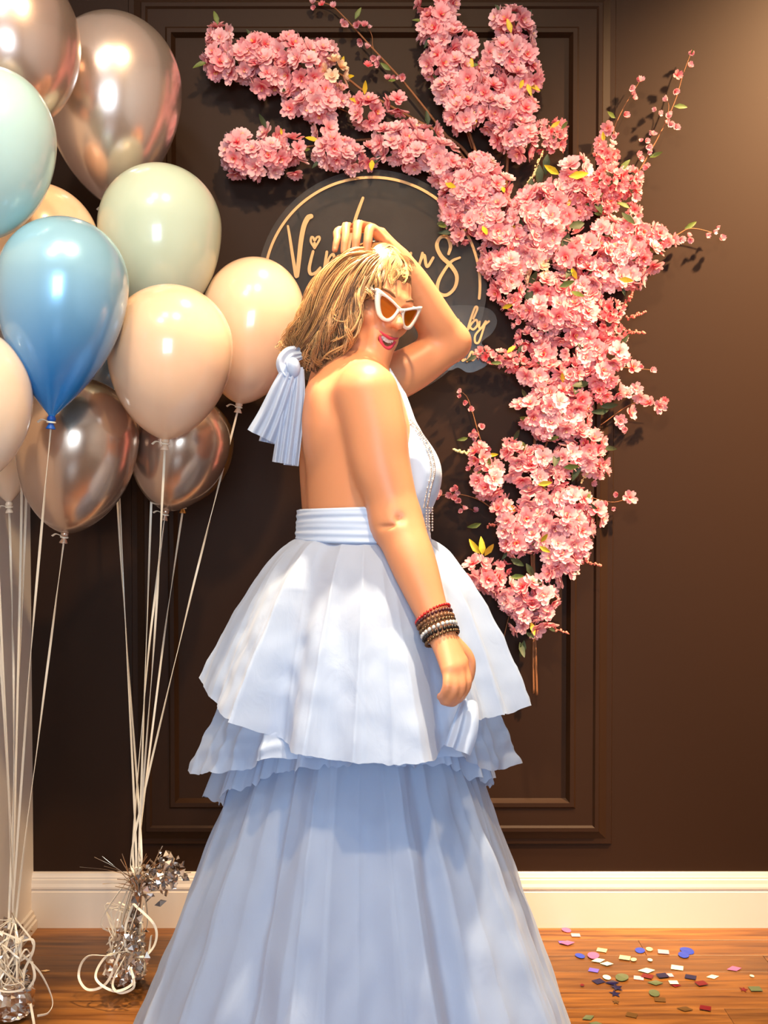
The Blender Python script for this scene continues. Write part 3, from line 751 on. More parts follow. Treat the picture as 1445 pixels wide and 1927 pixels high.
branch('full pink blossom cluster left of the two upper right twigs', [([(1010, 560), (1015, 480), (1040, 400), (1090, 330)], 0.0045, 0.002)],
    [(1010, 378, 40, 34), (1040, 374, 32, 32), (986, 410, 38, 34), (1022, 420, 42, 36), (1052, 412, 28, 34), (962, 446, 34, 30), (1000, 456, 42, 32), (1036, 452, 28, 24), (1086, 322, 32, 30, 'big', .01), (1084, 356, 34, 28), (1115, 372, 36, 26, 'mid'), (1140, 288, 22, 26, 'coral'), (1148, 344, 34, 36, 'coral'), (1182, 340, 28, 26, 'coral'), (1190, 366, 16, 20, 'coral'), (1140, 384, 28, 20, 'coral'), (1194, 400, 14, 20, 'coral'), (1098, 398, 26, 16, 'mid')],
    leaves=[(1052, 328, 150, 'y', 1.0, .05), (1070, 332, 5, 'y', 1.1, .05), (1000, 335, 265, 'd', 1.2), (1015, 310, 270, 'd', 1.2), (1030, 290, 262, 'd', 1.1), (1120, 372, 280, 'd', 1.2), (1130, 350, 260, 'g', .9), (1070, 440, 250, 'd', 1.3), (1100, 420, 200, 'd', 1.3), (1170, 400, 300, 'd', 1.2)],
    spikes=[(992, 350, 60, 26, 'c'), (1008, 320, 70, 10, 'c')], seed=17)
branch('thin budded twig at the upper right, the shorter of the two there', [([(1135, 330), (1150, 290), (1155, 245), (1172, 205), (1190, 175), (1204, 152)], 0.0022, 0.001)],
    [], [(1204, 154, 'small'), (1188, 166, 'small'), (1190, 184), (1175, 216), (1145, 242, 'mid'), (1156, 256), (1130, 268, 'mid'), (1158, 290, 'mid'), (1140, 300, 'mid')], [(1158, 222, 160, 'g', .7)], seed=18)
branch('tall budded twig at the upper right with two green leaves', [([(1195, 335), (1215, 300), (1245, 245), (1270, 190), (1285, 140), (1300, 100)], 0.0022, 0.001), ([(1250, 235), (1258, 205), (1256, 190)], .001, .0008)],
    [], [(1302, 98), (1296, 126), (1274, 142, 'coral'), (1270, 172), (1256, 190), (1240, 214), (1258, 220), (1262, 234), (1272, 240), (1228, 255, 'small'), (1215, 266), (1220, 274), (1198, 290), (1218, 316)], [(1268, 200, -5, 'g', .75), (1222, 296, 8, 'g', .75), (1300, 102, 60, 'g', .3)], seed=19)
branch('pink blossom branch pushing out right under the budded twigs, green leaf at tip', [([(1010, 640), (1060, 560), (1130, 490), (1200, 455), (1265, 445), (1300, 430), (1350, 440)], 0.004, 0.001)],
    [(1070, 480, 34, 30), (1105, 470, 36, 30), (1146, 432, 36, 26), (1185, 432, 26, 24, 'mid'), (1212, 442, 38, 22, 'mid'), (1240, 446, 20, 22, 'mid'), (1140, 486, 40, 32), (1180, 478, 38, 32), (1212, 482, 36, 34), (1120, 516, 38, 30), (1160, 522, 34, 26), (1190, 518, 28, 22), (1092, 446, 18, 18, 'mid'), (1262, 455, 14, 16, 'mid')],
    [(1280, 450), (1300, 450), (1328, 440), (1342, 434), (1356, 450)], [(1288, 430, 25, 'g', .75), (1165, 525, 350, 'y', .8, .03), (1078, 500, 240, 'd', 1.0)], seed=20)
branch('middle pink blossom branch right of the caption plate, coral sprigs at its right', [([(1010, 760), (1020, 690), (1050, 620), (1100, 560)], 0.0045, 0.002)],
    [(1000, 480, 30, 26), (1012, 520, 22, 30, 'pale'), (1030, 540, 36, 28), (1064, 540, 30, 26), (1100, 546, 34, 30), (1018, 584, 34, 30), (1052, 590, 38, 34), (1090, 588, 38, 34), (1112, 570, 24, 26), (1062, 622, 36, 28), (1030, 620, 26, 22, 'mid'), (1000, 638, 28, 18, 'mid'), (1150, 586, 24, 24, 'coral'), (1140, 610, 24, 24, 'coral'), (1158, 630, 22, 20, 'coral'), (986, 660, 18, 18, 'small')],
    leaves=[(1052, 540, 20, 'g', .9, .05), (1075, 548, 320, 'g', .9, .05), (992, 575, 80, 'd', 1.2), (995, 540, 60, 'd', 1.0), (945, 580, 20, 'y', .7), (1000, 600, 60, 'y', .6)],
    spikes=[(1028, 492, 65, 22, 'c'), (1175, 575, 60, 18, 'r'), (1180, 600, 20, 18, 'r'), (1178, 622, -10, 18, 'r')], seed=21)
branch('pink blossom branch below the middle one, coral sprig crossing to the sign', [([(1005, 880), (1010, 800), (1040, 740), (1110, 660)], 0.0045, 0.002), ([(1000, 720), (960, 680), (900, 665)], .002, .001), ([(1110, 690), (1150, 690), (1226, 696)], .0012, .0008), ([(1130, 800), (1190, 760), (1240, 760)], .0015, .0008)],
    [(1118, 650, 36, 24), (1146, 668, 34, 30), (1110, 680, 30, 26), (1132, 706, 34, 30), (1072, 664, 22, 16, 'mid'), (1024, 672, 22, 32, 'big'), (1040, 700, 24, 22), (1076, 700, 34, 22, 'mid'), (1004, 704, 30, 24), (968, 682, 30, 20, 'coral'), (936, 672, 30, 15, 'coral'), (908, 664, 16, 12, 'coral'), (1143, 736, 34, 22, 'mid'), (1062, 738, 26, 22, 'mid'), (1024, 734, 24, 22, 'mid')],
    [(1190, 692, 'mid'), (1208, 688), (1226, 697, 'small'), (1196, 730, 'mid'), (1206, 745, 'mid'), (1222, 758, 'mid'), (1240, 764, 'mid'), (1250, 756, 'coral'), (1184, 777, 'mid'), (1166, 792, 'mid'), (1180, 742, 'mid'), (1176, 806, 'small')],
    [(1110, 720, 200, 'd', 1.2), (1130, 765, 10, 'd', 1.0), (1145, 772, 190, 'd', 1.0), (1090, 720, 250, 'd', 1.1)], seed=22)
branch('pale budded sprig hanging left of the main flowers below the sign', [([(925, 870), (905, 830), (890, 780), (880, 750), (870, 738)], 0.0022, 0.001), ([(900, 815), (880, 822)], .001, .0007)],
    [(903, 858, 20, 26, 'mid')], [(868, 738), (874, 756), (886, 772), (906, 803), (898, 818), (888, 815), (900, 838, 'mid'), (912, 846, 'mid'), (884, 884, 'small'), (890, 900, 'small')], [(880, 824, 195, 'g', .6), (920, 880, 90, 'g', .6)], [(886, 855, 165, 18, 'c')], seed=23)
branch('dense pink blossom branch level with the bust, dark gaps between clusters', [([(1005, 1010), (1010, 920), (1030, 830), (1080, 760)], 0.0045, 0.002), ([(1090, 930), (1150, 945), (1186, 936)], .0014, .0008)],
    [(1004, 772, 34, 34), (1040, 766, 34, 34), (1080, 756, 32, 30), (1030, 800, 38, 30), (1068, 800, 36, 28), (1092, 782, 24, 26), (1096, 826, 26, 24), (1116, 836, 24, 30, 'mid'), (1070, 858, 30, 28), (1118, 868, 28, 26), (1130, 886, 18, 20, 'mid'), (972, 856, 28, 24), (1010, 862, 30, 26), (988, 890, 36, 26), (1022, 900, 34, 26), (1048, 898, 22, 24, 'mid'), (960, 842, 20, 18, 'coral'), (918, 906, 32, 32), (930, 886, 20, 20, 'mid')],
    [(1144, 949, 'small'), (1162, 930, 'small'), (1184, 936, 'mid'), (1114, 908, 'small'), (1128, 896, 'small')], [(980, 830, 300, 'g', .8), (1030, 828, 20, 'g', .7), (1060, 880, 10, 'g', .9, .03), (1012, 912, 10, 'y', .8, .05), (1090, 870, 250, 'd', 1.1), (1050, 850, 250, 'd', 1.1), (1105, 940, 70, 'g', .5)],
    [(1095, 905, 60, 12, 'c')], seed=24)
branch('thin sprig of round pink buds pointing left to the woman\'s arm', [([(930, 960), (900, 940), (862, 930), (830, 932)], 0.0018, 0.001), ([(890, 960), (870, 952), (862, 940)], .001, .0008)],
    [], [(830, 932), (848, 930), (862, 924), (864, 942), (872, 960), (893, 962), (856, 938)], [], seed=25)
branch('broad pink blossom branch at waist height with yellow leaves to its left', [([(1008, 1120), (1005, 1040), (1020, 980), (1050, 920)], 0.0045, 0.002)],
    [(1010, 936, 34, 24), (1046, 938, 30, 24), (1080, 940, 30, 26), (946, 956, 22, 22, 'mid'), (962, 990, 30, 30), (992, 976, 34, 28), (1026, 976, 36, 28), (1060, 984, 38, 30), (1090, 996, 30, 28), (1122, 972, 20, 28), (970, 1022, 34, 26), (1004, 1014, 32, 28), (1044, 1016, 34, 28), (1080, 1024, 30, 28), (1058, 1052, 36, 28), (1054, 1078, 32, 24), (1092, 1040, 18, 22, 'mid'), (1096, 950, 24, 18, 'coral')],
    leaves=[(905, 985, 200, 'g', .8), (903, 1042, 130, 'y', 1.0), (908, 1044, 95, 'y', 1.0), (912, 1046, 65, 'y', 1.0), (1015, 1028, 330, 'y', .7, .06), (1018, 1020, 60, 'y', .7, .06), (960, 1050, 330, 'd', 1.0), (990, 1060, 300, 'd', 1.0)],
    spikes=[(915, 990, 10, 20, 'r'), (1095, 1055, -15, 18, 'r')], seed=26)
branch('lowest pink blossom branch, its two bare brown stems hanging straight down', [([(1010, 1308), (1008, 1240), (1006, 1180), (1002, 1100), (1000, 1040)], 0.0035, 0.0035), ([(1004, 1305), (1003, 1240), (1004, 1180)], .003, .003), ([(945, 1215), (955, 1170), (970, 1120)], .0016, .0012)],
    [(898, 1074, 26, 28), (922, 1092, 30, 26), (948, 1106, 26, 24), (928, 1070, 20, 18, 'mid'), (968, 1130, 30, 26), (1000, 1112, 30, 28), (1026, 1126, 26, 28), (994, 1150, 34, 26), (1030, 1160, 20, 22), (1000, 1176, 28, 20), (978, 1182, 18, 16), (944, 1068, 18, 14, 'coral')],
    leaves=[(960, 1086, 5, 'g', .8, .03), (986, 1205, 260, 'd', 1.0), (978, 1208, 280, 'd', .9), (1030, 1178, 320, 'd', .6)], spikes=[(1036, 1180, -20, 10, 'r')], seed=27)
print('blossoms', NBL[0])

# ---------------------------------------------------------------- the woman
M_skin = mat('warm_skin', rgb(219, 147, 104), 0.42, 0.0, Subsurface_Weight=0.18, Subsurface_Scale=0.012)
M_skin.node_tree.nodes['Principled BSDF'].inputs['Subsurface Radius'].default_value = (1, 0.4, 0.2)
add_bump(M_skin, 260, 0.05, 0.0006)
woman = thing('person', (-0.045, 2.2, 0), 'smiling woman with blond bob in a tiered pale blue halter gown, hand on head', 'person')

class Field:
    def __init__(s, lo, hi, h):
        s.lo = np.array(lo, float); s.h = h
        s.n = np.ceil((np.array(hi) - s.lo) / h).astype(int) + 1
        s.a = np.full(s.n, 1.0, np.float32)
    def block(s, lo, hi):
        i0 = np.clip(np.floor((np.asarray(lo) - s.lo) / s.h).astype(int), 0, s.n); i1 = np.clip(np.ceil((np.asarray(hi) - s.lo) / s.h).astype(int) + 1, 0, s.n)
        if np.any(i1 <= i0): return None, None
        ax = [(s.lo[d] + s.h * np.arange(i0[d], i1[d])).astype(np.float32) for d in range(3)]
        X = np.meshgrid(*ax, indexing='ij', sparse=True)
        return tuple(slice(i0[d], i1[d]) for d in range(3)), X
    def put(s, fn, lo, hi, k, sub=False):
        m = k * 1.5 + 0.02
        sl, X = s.block(np.asarray(lo) - m, np.asarray(hi) + m)
        if sl is None: return
        d = fn(*X).astype(np.float32); a = s.a[sl]
        if sub:
            d = -d; hh = np.clip(0.5 - 0.5 * (d - a) / k, 0, 1) if False else np.clip(0.5 + 0.5 * (d - a) / k, 0, 1)
            s.a[sl] = a * (1 - hh) + d * hh + k * hh * (1 - hh)
        else:
            hh = np.clip(0.5 + 0.5 * (a - d) / k, 0, 1)
            s.a[sl] = a * (1 - hh) + d * hh - k * hh * (1 - hh)
    def cap(s, p0, p1, r0, r1, k=0.01, sub=False):
        p0 = np.asarray(p0, float); p1 = np.asarray(p1, float); ba = p1 - p0; bb = float(ba @ ba) + 1e-12
        def fn(x, y, z):
            t = np.clip(((x - p0[0]) * ba[0] + (y - p0[1]) * ba[1] + (z - p0[2]) * ba[2]) / bb, 0, 1)
            return np.sqrt((x - p0[0] - t * ba[0]) ** 2 + (y - p0[1] - t * ba[1]) ** 2 + (z - p0[2] - t * ba[2]) ** 2) - (r0 + (r1 - r0) * t)
        r = max(r0, r1); s.put(fn, np.minimum(p0, p1) - r, np.maximum(p0, p1) + r, k, sub)
    def chain(s, pts, rs, k=0.01):
        if len(pts) > 2:
            q = smooth_path(np.array([list(np.asarray(p, float)) + [r] for p, r in zip(pts, rs)]), 5 if len(pts) > 3 else 7); pts, rs = q[:, :3], list(q[:, 3])
        P = [np.asarray(p, float) for p in pts]
        def fn(x, y, z):
            best = None
            for i in range(len(P) - 1):
                p0 = P[i]; ba = P[i + 1] - p0; bb = float(ba @ ba) + 1e-12
                t = np.clip(((x - p0[0]) * ba[0] + (y - p0[1]) * ba[1] + (z - p0[2]) * ba[2]) / bb, 0, 1)
                d = np.sqrt((x - p0[0] - t * ba[0]) ** 2 + (y - p0[1] - t * ba[1]) ** 2 + (z - p0[2] - t * ba[2]) ** 2) - (rs[i] + (rs[i + 1] - rs[i]) * t)
                best = d if best is None else np.minimum(best, d)
            return best
        r = max(rs); s.put(fn, np.min(P, 0) - r, np.max(P, 0) + r, k)
    def ell(s, c, rad, rot=None, k=0.01, sub=False):
        c = np.asarray(c, float); rad = np.asarray(rad, float); M = np.eye(3) if rot is None else np.asarray(rot)   # rows = axes
        mn = float(rad.min())
        def fn(x, y, z):
            q = [((x - c[0]) * M[i][0] + (y - c[1]) * M[i][1] + (z - c[2]) * M[i][2]) / rad[i] for i in range(3)]
            k0 = np.sqrt(q[0] ** 2 + q[1] ** 2 + q[2] ** 2)
            k1 = np.sqrt((q[0] / rad[0]) ** 2 + (q[1] / rad[1]) ** 2 + (q[2] / rad[2]) ** 2) + 1e-9
            return k0 * (k0 - 1) / k1
        r = float(rad.max()); s.put(fn, c - r, c + r, k, sub)
    def surface(s):
        A = s.a; neg = A < 0
        n0, n1, n2 = A.shape
        c = neg[:-1, :-1, :-1].astype(np.int8)
        cnt = np.zeros((n0 - 1, n1 - 1, n2 - 1), np.int8)
        for dx in (0, 1):
            for dy in (0, 1):
                for dz in (0, 1): cnt += neg[dx:n0 - 1 + dx, dy:n1 - 1 + dy, dz:n2 - 1 + dz]
        act = (cnt > 0) & (cnt < 8)
        I = np.argwhere(act)
        idm = np.full(act.shape, -1, np.int32); idm[act] = np.arange(len(I), dtype=np.int32)
        acc = np.zeros((len(I), 3)); num = np.zeros(len(I))
        cor = [(dx, dy, dz) for dx in (0, 1) for dy in (0, 1) for dz in (0, 1)]
        vals = {q: A[I[:, 0] + q[0], I[:, 1] + q[1], I[:, 2] + q[2]] for q in cor}
        for q in cor:
            for d in range(3):
                if q[d] == 0:
                    w = list(q); w[d] = 1; w = tuple(w); a, b = vals[q], vals[w]
                    cr = (a < 0) != (b < 0); t = np.where(cr, a / np.where(cr, a - b, 1), 0)
                    p = np.array(q, float)[None, :].repeat(len(I), 0); p[:, d] = t
                    acc[cr] += p[cr]; num[cr] += 1
        V = s.lo + s.h * (I + acc / num[:, None])
        F = []
        for d in range(3):
            e = [slice(None)] * 3; e2 = [slice(None)] * 3; e[d] = slice(0, -1); e2[d] = slice(1, None)
            na, nb = neg[tuple(e)], neg[tuple(e2)]
            ch = np.argwhere(na != nb)
            u, v = (d + 1) % 3, (d + 2) % 3
            ok = (ch[:, u] > 0) & (ch[:, v] > 0) & (ch[:, u] < A.shape[u] - 1) & (ch[:, v] < A.shape[v] - 1); ch = ch[ok]
            inside = na[ch[:, 0], ch[:, 1], ch[:, 2]]
            def cell(du, dv):
                q = ch.copy(); q[:, u] -= du; q[:, v] -= dv; return idm[q[:, 0], q[:, 1], q[:, 2]]
            Q = np.stack([cell(1, 1), cell(0, 1), cell(0, 0), cell(1, 0)], 1)
            Q[~inside] = Q[~inside][:, ::-1]; F.append(Q)
        return V, np.concatenate(F)

# torso frame
TH = radians(18); ft = np.array([cos(TH), sin(TH), 0]); rt = np.array([sin(TH), -cos(TH), 0]); ez = np.array([0, 0, 1.0])
LV = np.array([(0.70, -.045, 2.2, .180, .150), (0.88, -.045, 2.2, .192, .150), (0.98, -.045, 2.2, .178, .138), (1.06, -.045, 2.2, .156, .124), (1.13, -.046, 2.2, .148, .119), (1.21, -.052, 2.2, .152, .118), (1.30, -.060, 2.2, .158, .110),
               (1.37, -.068, 2.205, .148, .092), (1.42, -.074, 2.212, .112, .072), (1.46, -.076, 2.22, .07, .058)])
def torso(x, y, z):
    zc = np.clip(z, LV[0, 0], LV[-1, 0]); ii = lambda k: np.interp(zc, LV[:, 0], LV[:, k]).astype(np.float32)
    dx, dy = x - ii(1), y - ii(2); u = dx * rt[0] + dy * rt[1]; v = dx * ft[0] + dy * ft[1]; a, b = ii(3), ii(4)
    q = (np.abs(u / a) ** 2.3 + np.abs(v / b) ** 2.3) ** (1 / 2.3)
    d = (q - 1) * np.minimum(a, b)
    return np.maximum(d, np.maximum(LV[0, 0] - z, z - LV[-1, 0]))
# head frame
Fh = nrm([0.60, -0.75, -0.26]); _l0 = nrm(np.cross(ez, Fh)); _u0 = np.cross(Fh, _l0); _ro = radians(11)
Lh = cos(_ro) * _l0 - sin(_ro) * _u0; Uh = cos(_ro) * _u0 + sin(_ro) * _l0
HR = np.stack([Lh, Fh, Uh])
BR = at(743, 586, 2.150)                    # bridge of the nose
HC = BR - Fh * 0.088 + Uh * 0.012
def hp_(l, f, u): return HC + Lh * l + Fh * f + Uh * u
print('head centre', HC)
S = at(690, 742, 2.065); E = at(746, 985, 2.035); Wr = at(826, 1186, 1.945)
LS = np.array([-0.045, 2.33, 1.395]); LE = at(850, 644, 2.37); LW = at(752, 492, 2.275)

def build_body():
    B = Field((-0.27, 1.80, 0.72), (0.27, 2.50, 1.72), 0.0028)
    B.put(torso, (-.26, 1.99, .70), (.17, 2.41, 1.46), 0.02)
    for s_ in (1, -1):
        cz = np.array([-.052, 2.2, 1.205]); B.ell(cz + ft * 0.078 + rt * 0.075 * s_, (0.066, 0.062, 0.066), np.stack([rt, ft, ez]), 0.04)
    nb = np.array([-.082, 2.225, 1.40]); nt = hp_(0, -0.022, -0.05)
    B.cap(nb, nt, 0.055, 0.050, 0.03)
    B.cap((-.075, 2.215, 1.425), S + [-.0, .02, .015], 0.036, 0.04, 0.045); B.cap((-.08, 2.225, 1.43), LS, 0.036, 0.04, 0.04)
    # shoulder blade and spine
    B.ell(np.array([-.135, 2.12, 1.32]), (0.05, 0.022, 0.07), np.stack([rt, ft, ez]), 0.05)
    B.cap((-.185, 2.165, 1.12), (-.178, 2.172, 1.40), 0.012, 0.010, 0.035, sub=True)
    # right arm
    m1 = S * .45 + E * .55 + np.array([-.004, 0, 0]); fa = E * .65 + Wr * .35 + np.array([.002, -.004, 0])
    B.chain([S, S * .7 + E * .3, m1, E * .8 + S * .2, E], [0.0625, 0.0610, 0.0570, 0.0500, 0.0470], 0.012)
    B.chain([E + [0, 0, 0.006], fa, E * .25 + Wr * .75, Wr], [0.0465, 0.0445, 0.034, 0.0265], 0.02)
    cr = at(742, 992, E[1] - 0.047); B.cap(at(704, 994, E[1] - 0.040), at(740, 990, E[1] - 0.0505), 0.0026, 0.0020, 0.009, sub=True)
    B.ell(at(752, 976, E[1] - 0.0535), (0.004, 0.004, 0.004), None, 0.016, sub=True)
    # left arm
    B.chain([LS, LS * .5 + LE * .5 + np.array([0, 0, -.012]), LE], [0.056, 0.051, 0.041], 0.02)
    B.chain([LE, LE * .68 + LW * .32 + np.array([-.004, 0, -.006]), LE * .3 + LW * .7, LW], [0.040, 0.0445, 0.036, 0.0275], 0.018)
    # head
    B.ell(hp_(0, -0.016, 0.020), (0.066, 0.084, 0.086), HR, 0.02)
    B.ell(hp_(0, 0.022, -0.040), (0.058, 0.066, 0.078), HR, 0.03)
    for s_ in (1, -1):
        B.cap(hp_(s_ * .050, -.005, -.062), hp_(s_ * .014, .068, -.102), 0.023, 0.019, 0.03)
        B.ell(hp_(s_ * .036, .062, -.034), (0.024, 0.022, 0.021), HR, 0.022)
        B.cap(hp_(s_ * .012, .084, .012), hp_(s_ * .045, .070, .012), 0.010, 0.008, 0.015)
        B.ell(hp_(s_ * .031, .094, -.006), (0.016, 0.012, 0.011), HR, 0.010, sub=True)
        B.ell(hp_(s_ * .031, .074, -.006), (0.0125, 0.0125, 0.0125), HR, 0.004)
        B.ell(hp_(s_ * .011, .094, -.037), (0.0085, 0.010, 0.0075), HR, 0.006)
        B.ell(hp_(s_ * .0065, .103, -.0455), (0.0035, 0.004, 0.004), HR, 0.003, sub=True)
        B.ell(hp_(s_ * .072, -.012, -.012), (0.010, 0.020, 0.031), HR, 0.006)
        B.ell(hp_(s_ * .078, -.006, -.010), (0.006, 0.011, 0.018), HR, 0.006, sub=True)
    B.ell(hp_(0, .080, -.108), (0.021, 0.017, 0.016), HR, 0.025)
    B.ell(hp_(0, .052, .036), (0.044, 0.026, 0.030), HR, 0.03)
    B.cap(hp_(0, .084, -.000), hp_(0, .113, -.036), 0.0072, 0.0098, 0.012)
    B.ell(hp_(0, .083, -.070), (0.032, 0.016, 0.022), HR, 0.02)
    B.ell(hp_(0, .100, -.074), (0.024, 0.022, 0.0095), HR, 0.006, sub=True)
    # right hand gripping the skirt
    fl = [([(867, 1246, 1.915), (877, 1284, 1.898), (863, 1312, 1.902), (850, 1317, 1.922)], .0105), ([(861, 1252, 1.90), (866, 1293, 1.884), (854, 1318, 1.892), (843, 1321, 1.914)], .0105),
          ([(851, 1257, 1.893), (854, 1295, 1.876), (844, 1317, 1.885), (835, 1319, 1.907)], .010), ([(842, 1259, 1.89), (842, 1290, 1.873), (835, 1308, 1.882), (829, 1311, 1.903)], .009)]
    for pts, r in fl:
        P = [at(*q) for q in pts]; B.cap(Wr + (P[0] - Wr) * 0.1, P[0], 0.0185, r * 1.35, 0.012); B.chain(P, [r * 1.12, r * 1.03, r * .95, r * .8], 0.004)
    P = [at(*q) for q in [(849, 1206, 1.94), (879, 1238, 1.945), (881, 1272, 1.94), (867, 1298, 1.93)]]; B.chain(P, [.016, .0135, .0115, .0095], 0.006)
    # left hand on the crown
    lf = [([(722, 455, 2.205), (698, 430, 2.165), (692, 452, 2.150), (690, 474, 2.150)], .0095), ([(716, 440, 2.22), (678, 419, 2.18), (671, 446, 2.158), (668, 473, 2.156)], .0095),
          ([(712, 432, 2.24), (657, 420, 2.20), (650, 446, 2.175), (647, 473, 2.17)], .009), ([(709, 431, 2.26), (641, 432, 2.225), (634, 452, 2.20), (630, 470, 2.195)], .008)]
    for pts, r in lf:
        P = [at(*q) for q in pts]; B.cap(LW, P[0], 0.019, r * 1.3, 0.012); B.chain(P, [r * 1.15, r * 1.05, r * .95, r * .78], 0.004)
    P = [at(*q) for q in [(738, 476, 2.235), (718, 474, 2.20), (702, 478, 2.175)]]; B.chain(P, [.014, .0115, .009], 0.006)
    V, Fc = B.surface()
    # relax the limbs and torso (not the face and hands)
    E_ = np.concatenate([Fc[:, [0, 1]], Fc[:, [1, 2]], Fc[:, [2, 3]], Fc[:, [3, 0]]]); deg = np.bincount(E_.ravel(), minlength=len(V))[:, None]
    w_ = np.clip((np.linalg.norm(V - HC, axis=1) - .125) / .02, 0, 1) * np.clip((np.linalg.norm(V - (Wr + [.03, -.03, -.08]), axis=1) - .085) / .03, 0, 1) * np.clip((np.linalg.norm(V - at(690, 445, 2.2), axis=1) - .09) / .02, 0, 1)
    ec_ = at(728, 986, E[1] - .045); w_ = w_ * np.clip((np.linalg.norm((V - ec_) * [1, 1, 1.6], axis=1) - .022) / .025, .06, 1)
    for _ in range(26):
        acc = np.stack([np.bincount(E_[:, 0], V[E_[:, 1], d], len(V)) + np.bincount(E_[:, 1], V[E_[:, 0], d], len(V)) for d in range(3)], 1)
        V = V + (acc / np.maximum(deg, 1) - V) * (0.5 * w_)[:, None]
    # legs stand under the gown, coarser
    G = Field((-0.27, 1.95, -0.01), (0.20, 2.45, 0.75), 0.008)
    for s_ in (1, -1):
        hp = np.array([-.045, 2.2, .80]) + rt * .085 * s_; kn = np.array([-.035, 2.2, .46]) + rt * .075 * s_; an = np.array([-.055, 2.2, .07]) + rt * .07 * s_
        G.chain([hp, kn, kn * .6 + an * .4 - ft * .01, an], [.088, .058, .054, .036], .02); G.chain([an - ft * .03 - [0, 0, .035], an + ft * .09 - [0, 0, .042], an + ft * .16 - [0, 0, .048]], [.030, .030, .02], .02)
    V2, F2 = G.surface(); V2[:, 2] = np.maximum(V2[:, 2], 0.003)
    return np.vstack([V, V2]), np.vstack([Fc, F2 + len(V)])
V, Fc = build_body()
body = obj('body', V, Fc, M_skin, woman)
print('body quads', len(Fc))

# ---- halter bodice
M_cloth = mat('pale_blue_satin', rgb(196, 213, 240), 0.5, 0.0, Sheen_Weight=0.3)
add_bump(M_cloth, 60, 0.15, 0.002)
Bd = Field((-.25, 1.98, 1.09), (.2, 2.45, 1.46), 0.0035)
def inflated(x, y, z): return torso(x, y, z) - 0.009
Bd.put(inflated, (-.26, 1.99, 1.05), (.2, 2.45, 1.47), 0.02)
for s_ in (1, -1):
    cz = np.array([-.052, 2.2, 1.205]); Bd.ell(cz + ft * 0.080 + rt * 0.075 * s_, (0.074, 0.068, 0.074), np.stack([rt, ft, ez]), 0.045)
sl, X = Bd.block((-.25, 1.98, 1.09), (.2, 2.45, 1.46)); x, y, z = X
vv = (x + .052) * ft[0] + (y - 2.2) * ft[1]; uu = np.abs((x + .052) * rt[0] + (y - 2.2) * rt[1])
edge = 0.035 - 0.0 * z + np.clip(z - 1.24, 0, 1) * 0.10
Bd.a = np.maximum(np.maximum(Bd.a, (edge - vv).astype(np.float32)), np.maximum((1.125 - z), z - 1.45).astype(np.float32) + 0 * Bd.a)
Bd.a = np.maximum(Bd.a, (uu - (0.155 - np.clip(z - 1.24, 0, 1) * 0.62)).astype(np.float32) + 0 * Bd.a)
V, Fc = Bd.surface(); bodice = obj('halter_bodice', V, Fc, M_cloth, woman)
M_bead = mat('silver_bead', rgb(226, 216, 206), 0.2, 0.7)
g = Geo()
def bodice_front(px, py):
    """first point of the bodice along the camera ray"""
    d = ray(px, py); d /= np.linalg.norm(d); t = np.arange(1.85, 2.5, 0.002); P = CAMP + d * t[:, None]
    I = np.floor((P - Bd.lo) / Bd.h).astype(int); ok = np.all((I >= 0) & (I < Bd.n), 1)
    for k in np.where(ok)[0]:
        if Bd.a[tuple(I[k])] < 0: return P[k]
    return None
path = smooth_path([(772, 790), (790, 812), (806, 838), (815, 865), (817, 890), (811, 915), (806, 938), (803, 955)], 8)
for off in (0, -6):
    for k, (a_, b_) in enumerate(path):
        q = bodice_front(a_ + off, b_)
        if q is not None: g.ball(q - [0, .002, 0], 0.0026 if off == 0 else 0.002, 6, 4)
last = bodice_front(802, 950)
if last is not None:
    for dx in (0, 0.006, 0.012):
        for k in range(9): g.ball(last + np.array([dx, -.004, -0.006 - k * 0.0055]), 0.0022, 6, 4)
g.build('bead_trim', M_bead, bodice)

# ---- skirt layers
CXS, CYS = -0.042, 2.2
def tulle(name, c, transp, transl=0.35, sheen=0.3):
    m = mat(name, c, 0.75, 0.0, Sheen_Weight=sheen)
    N, L, b, o = nodes(m)
    tc = N.new('ShaderNodeTexCoord'); nz = N.new('ShaderNodeTexNoise'); nz.inputs['Scale'].default_value = 16; nz.inputs['Detail'].default_value = 6; nz.inputs['Distortion'].default_value = 1.2; bp = N.new('ShaderNodeBump'); bp.inputs['Strength'].default_value = 0.35; bp.inputs['Distance'].default_value = 0.005
    mpg = N.new('ShaderNodeMapping'); mpg.inputs['Scale'].default_value = (1.6, 1.6, 0.55); L.new(tc.outputs['Object'], mpg.inputs[0]); L.new(mpg.outputs[0], nz.inputs[0]); L.new(nz.outputs[0], bp.inputs['Height']); L.new(bp.outputs[0], b.inputs['Normal'])
    tl = N.new('ShaderNodeBsdfTranslucent'); tl.inputs[0].default_value = c; mx = N.new('ShaderNodeMixShader'); mx.inputs[0].default_value = transl
    L.new(b.outputs[0], mx.inputs[1]); L.new(tl.outputs[0], mx.inputs[2])
    tp = N.new('ShaderNodeBsdfTransparent'); m2 = N.new('ShaderNodeMixShader'); m2.inputs[0].default_value = transp
    L.new(mx.outputs[0], m2.inputs[1]); L.new(tp.outputs[0], m2.inputs[2]); L.new(m2.outputs[0], o.inputs[0])
    return m
M_t1 = tulle('pale_blue_organza', rgb(192, 210, 238), 0.06)
M_t2 = tulle('sheer_blue_tulle', rgb(196, 213, 240), 0.2)
M_t3 = tulle('blue_lining', rgb(196, 212, 238), 0.0, 0.15)
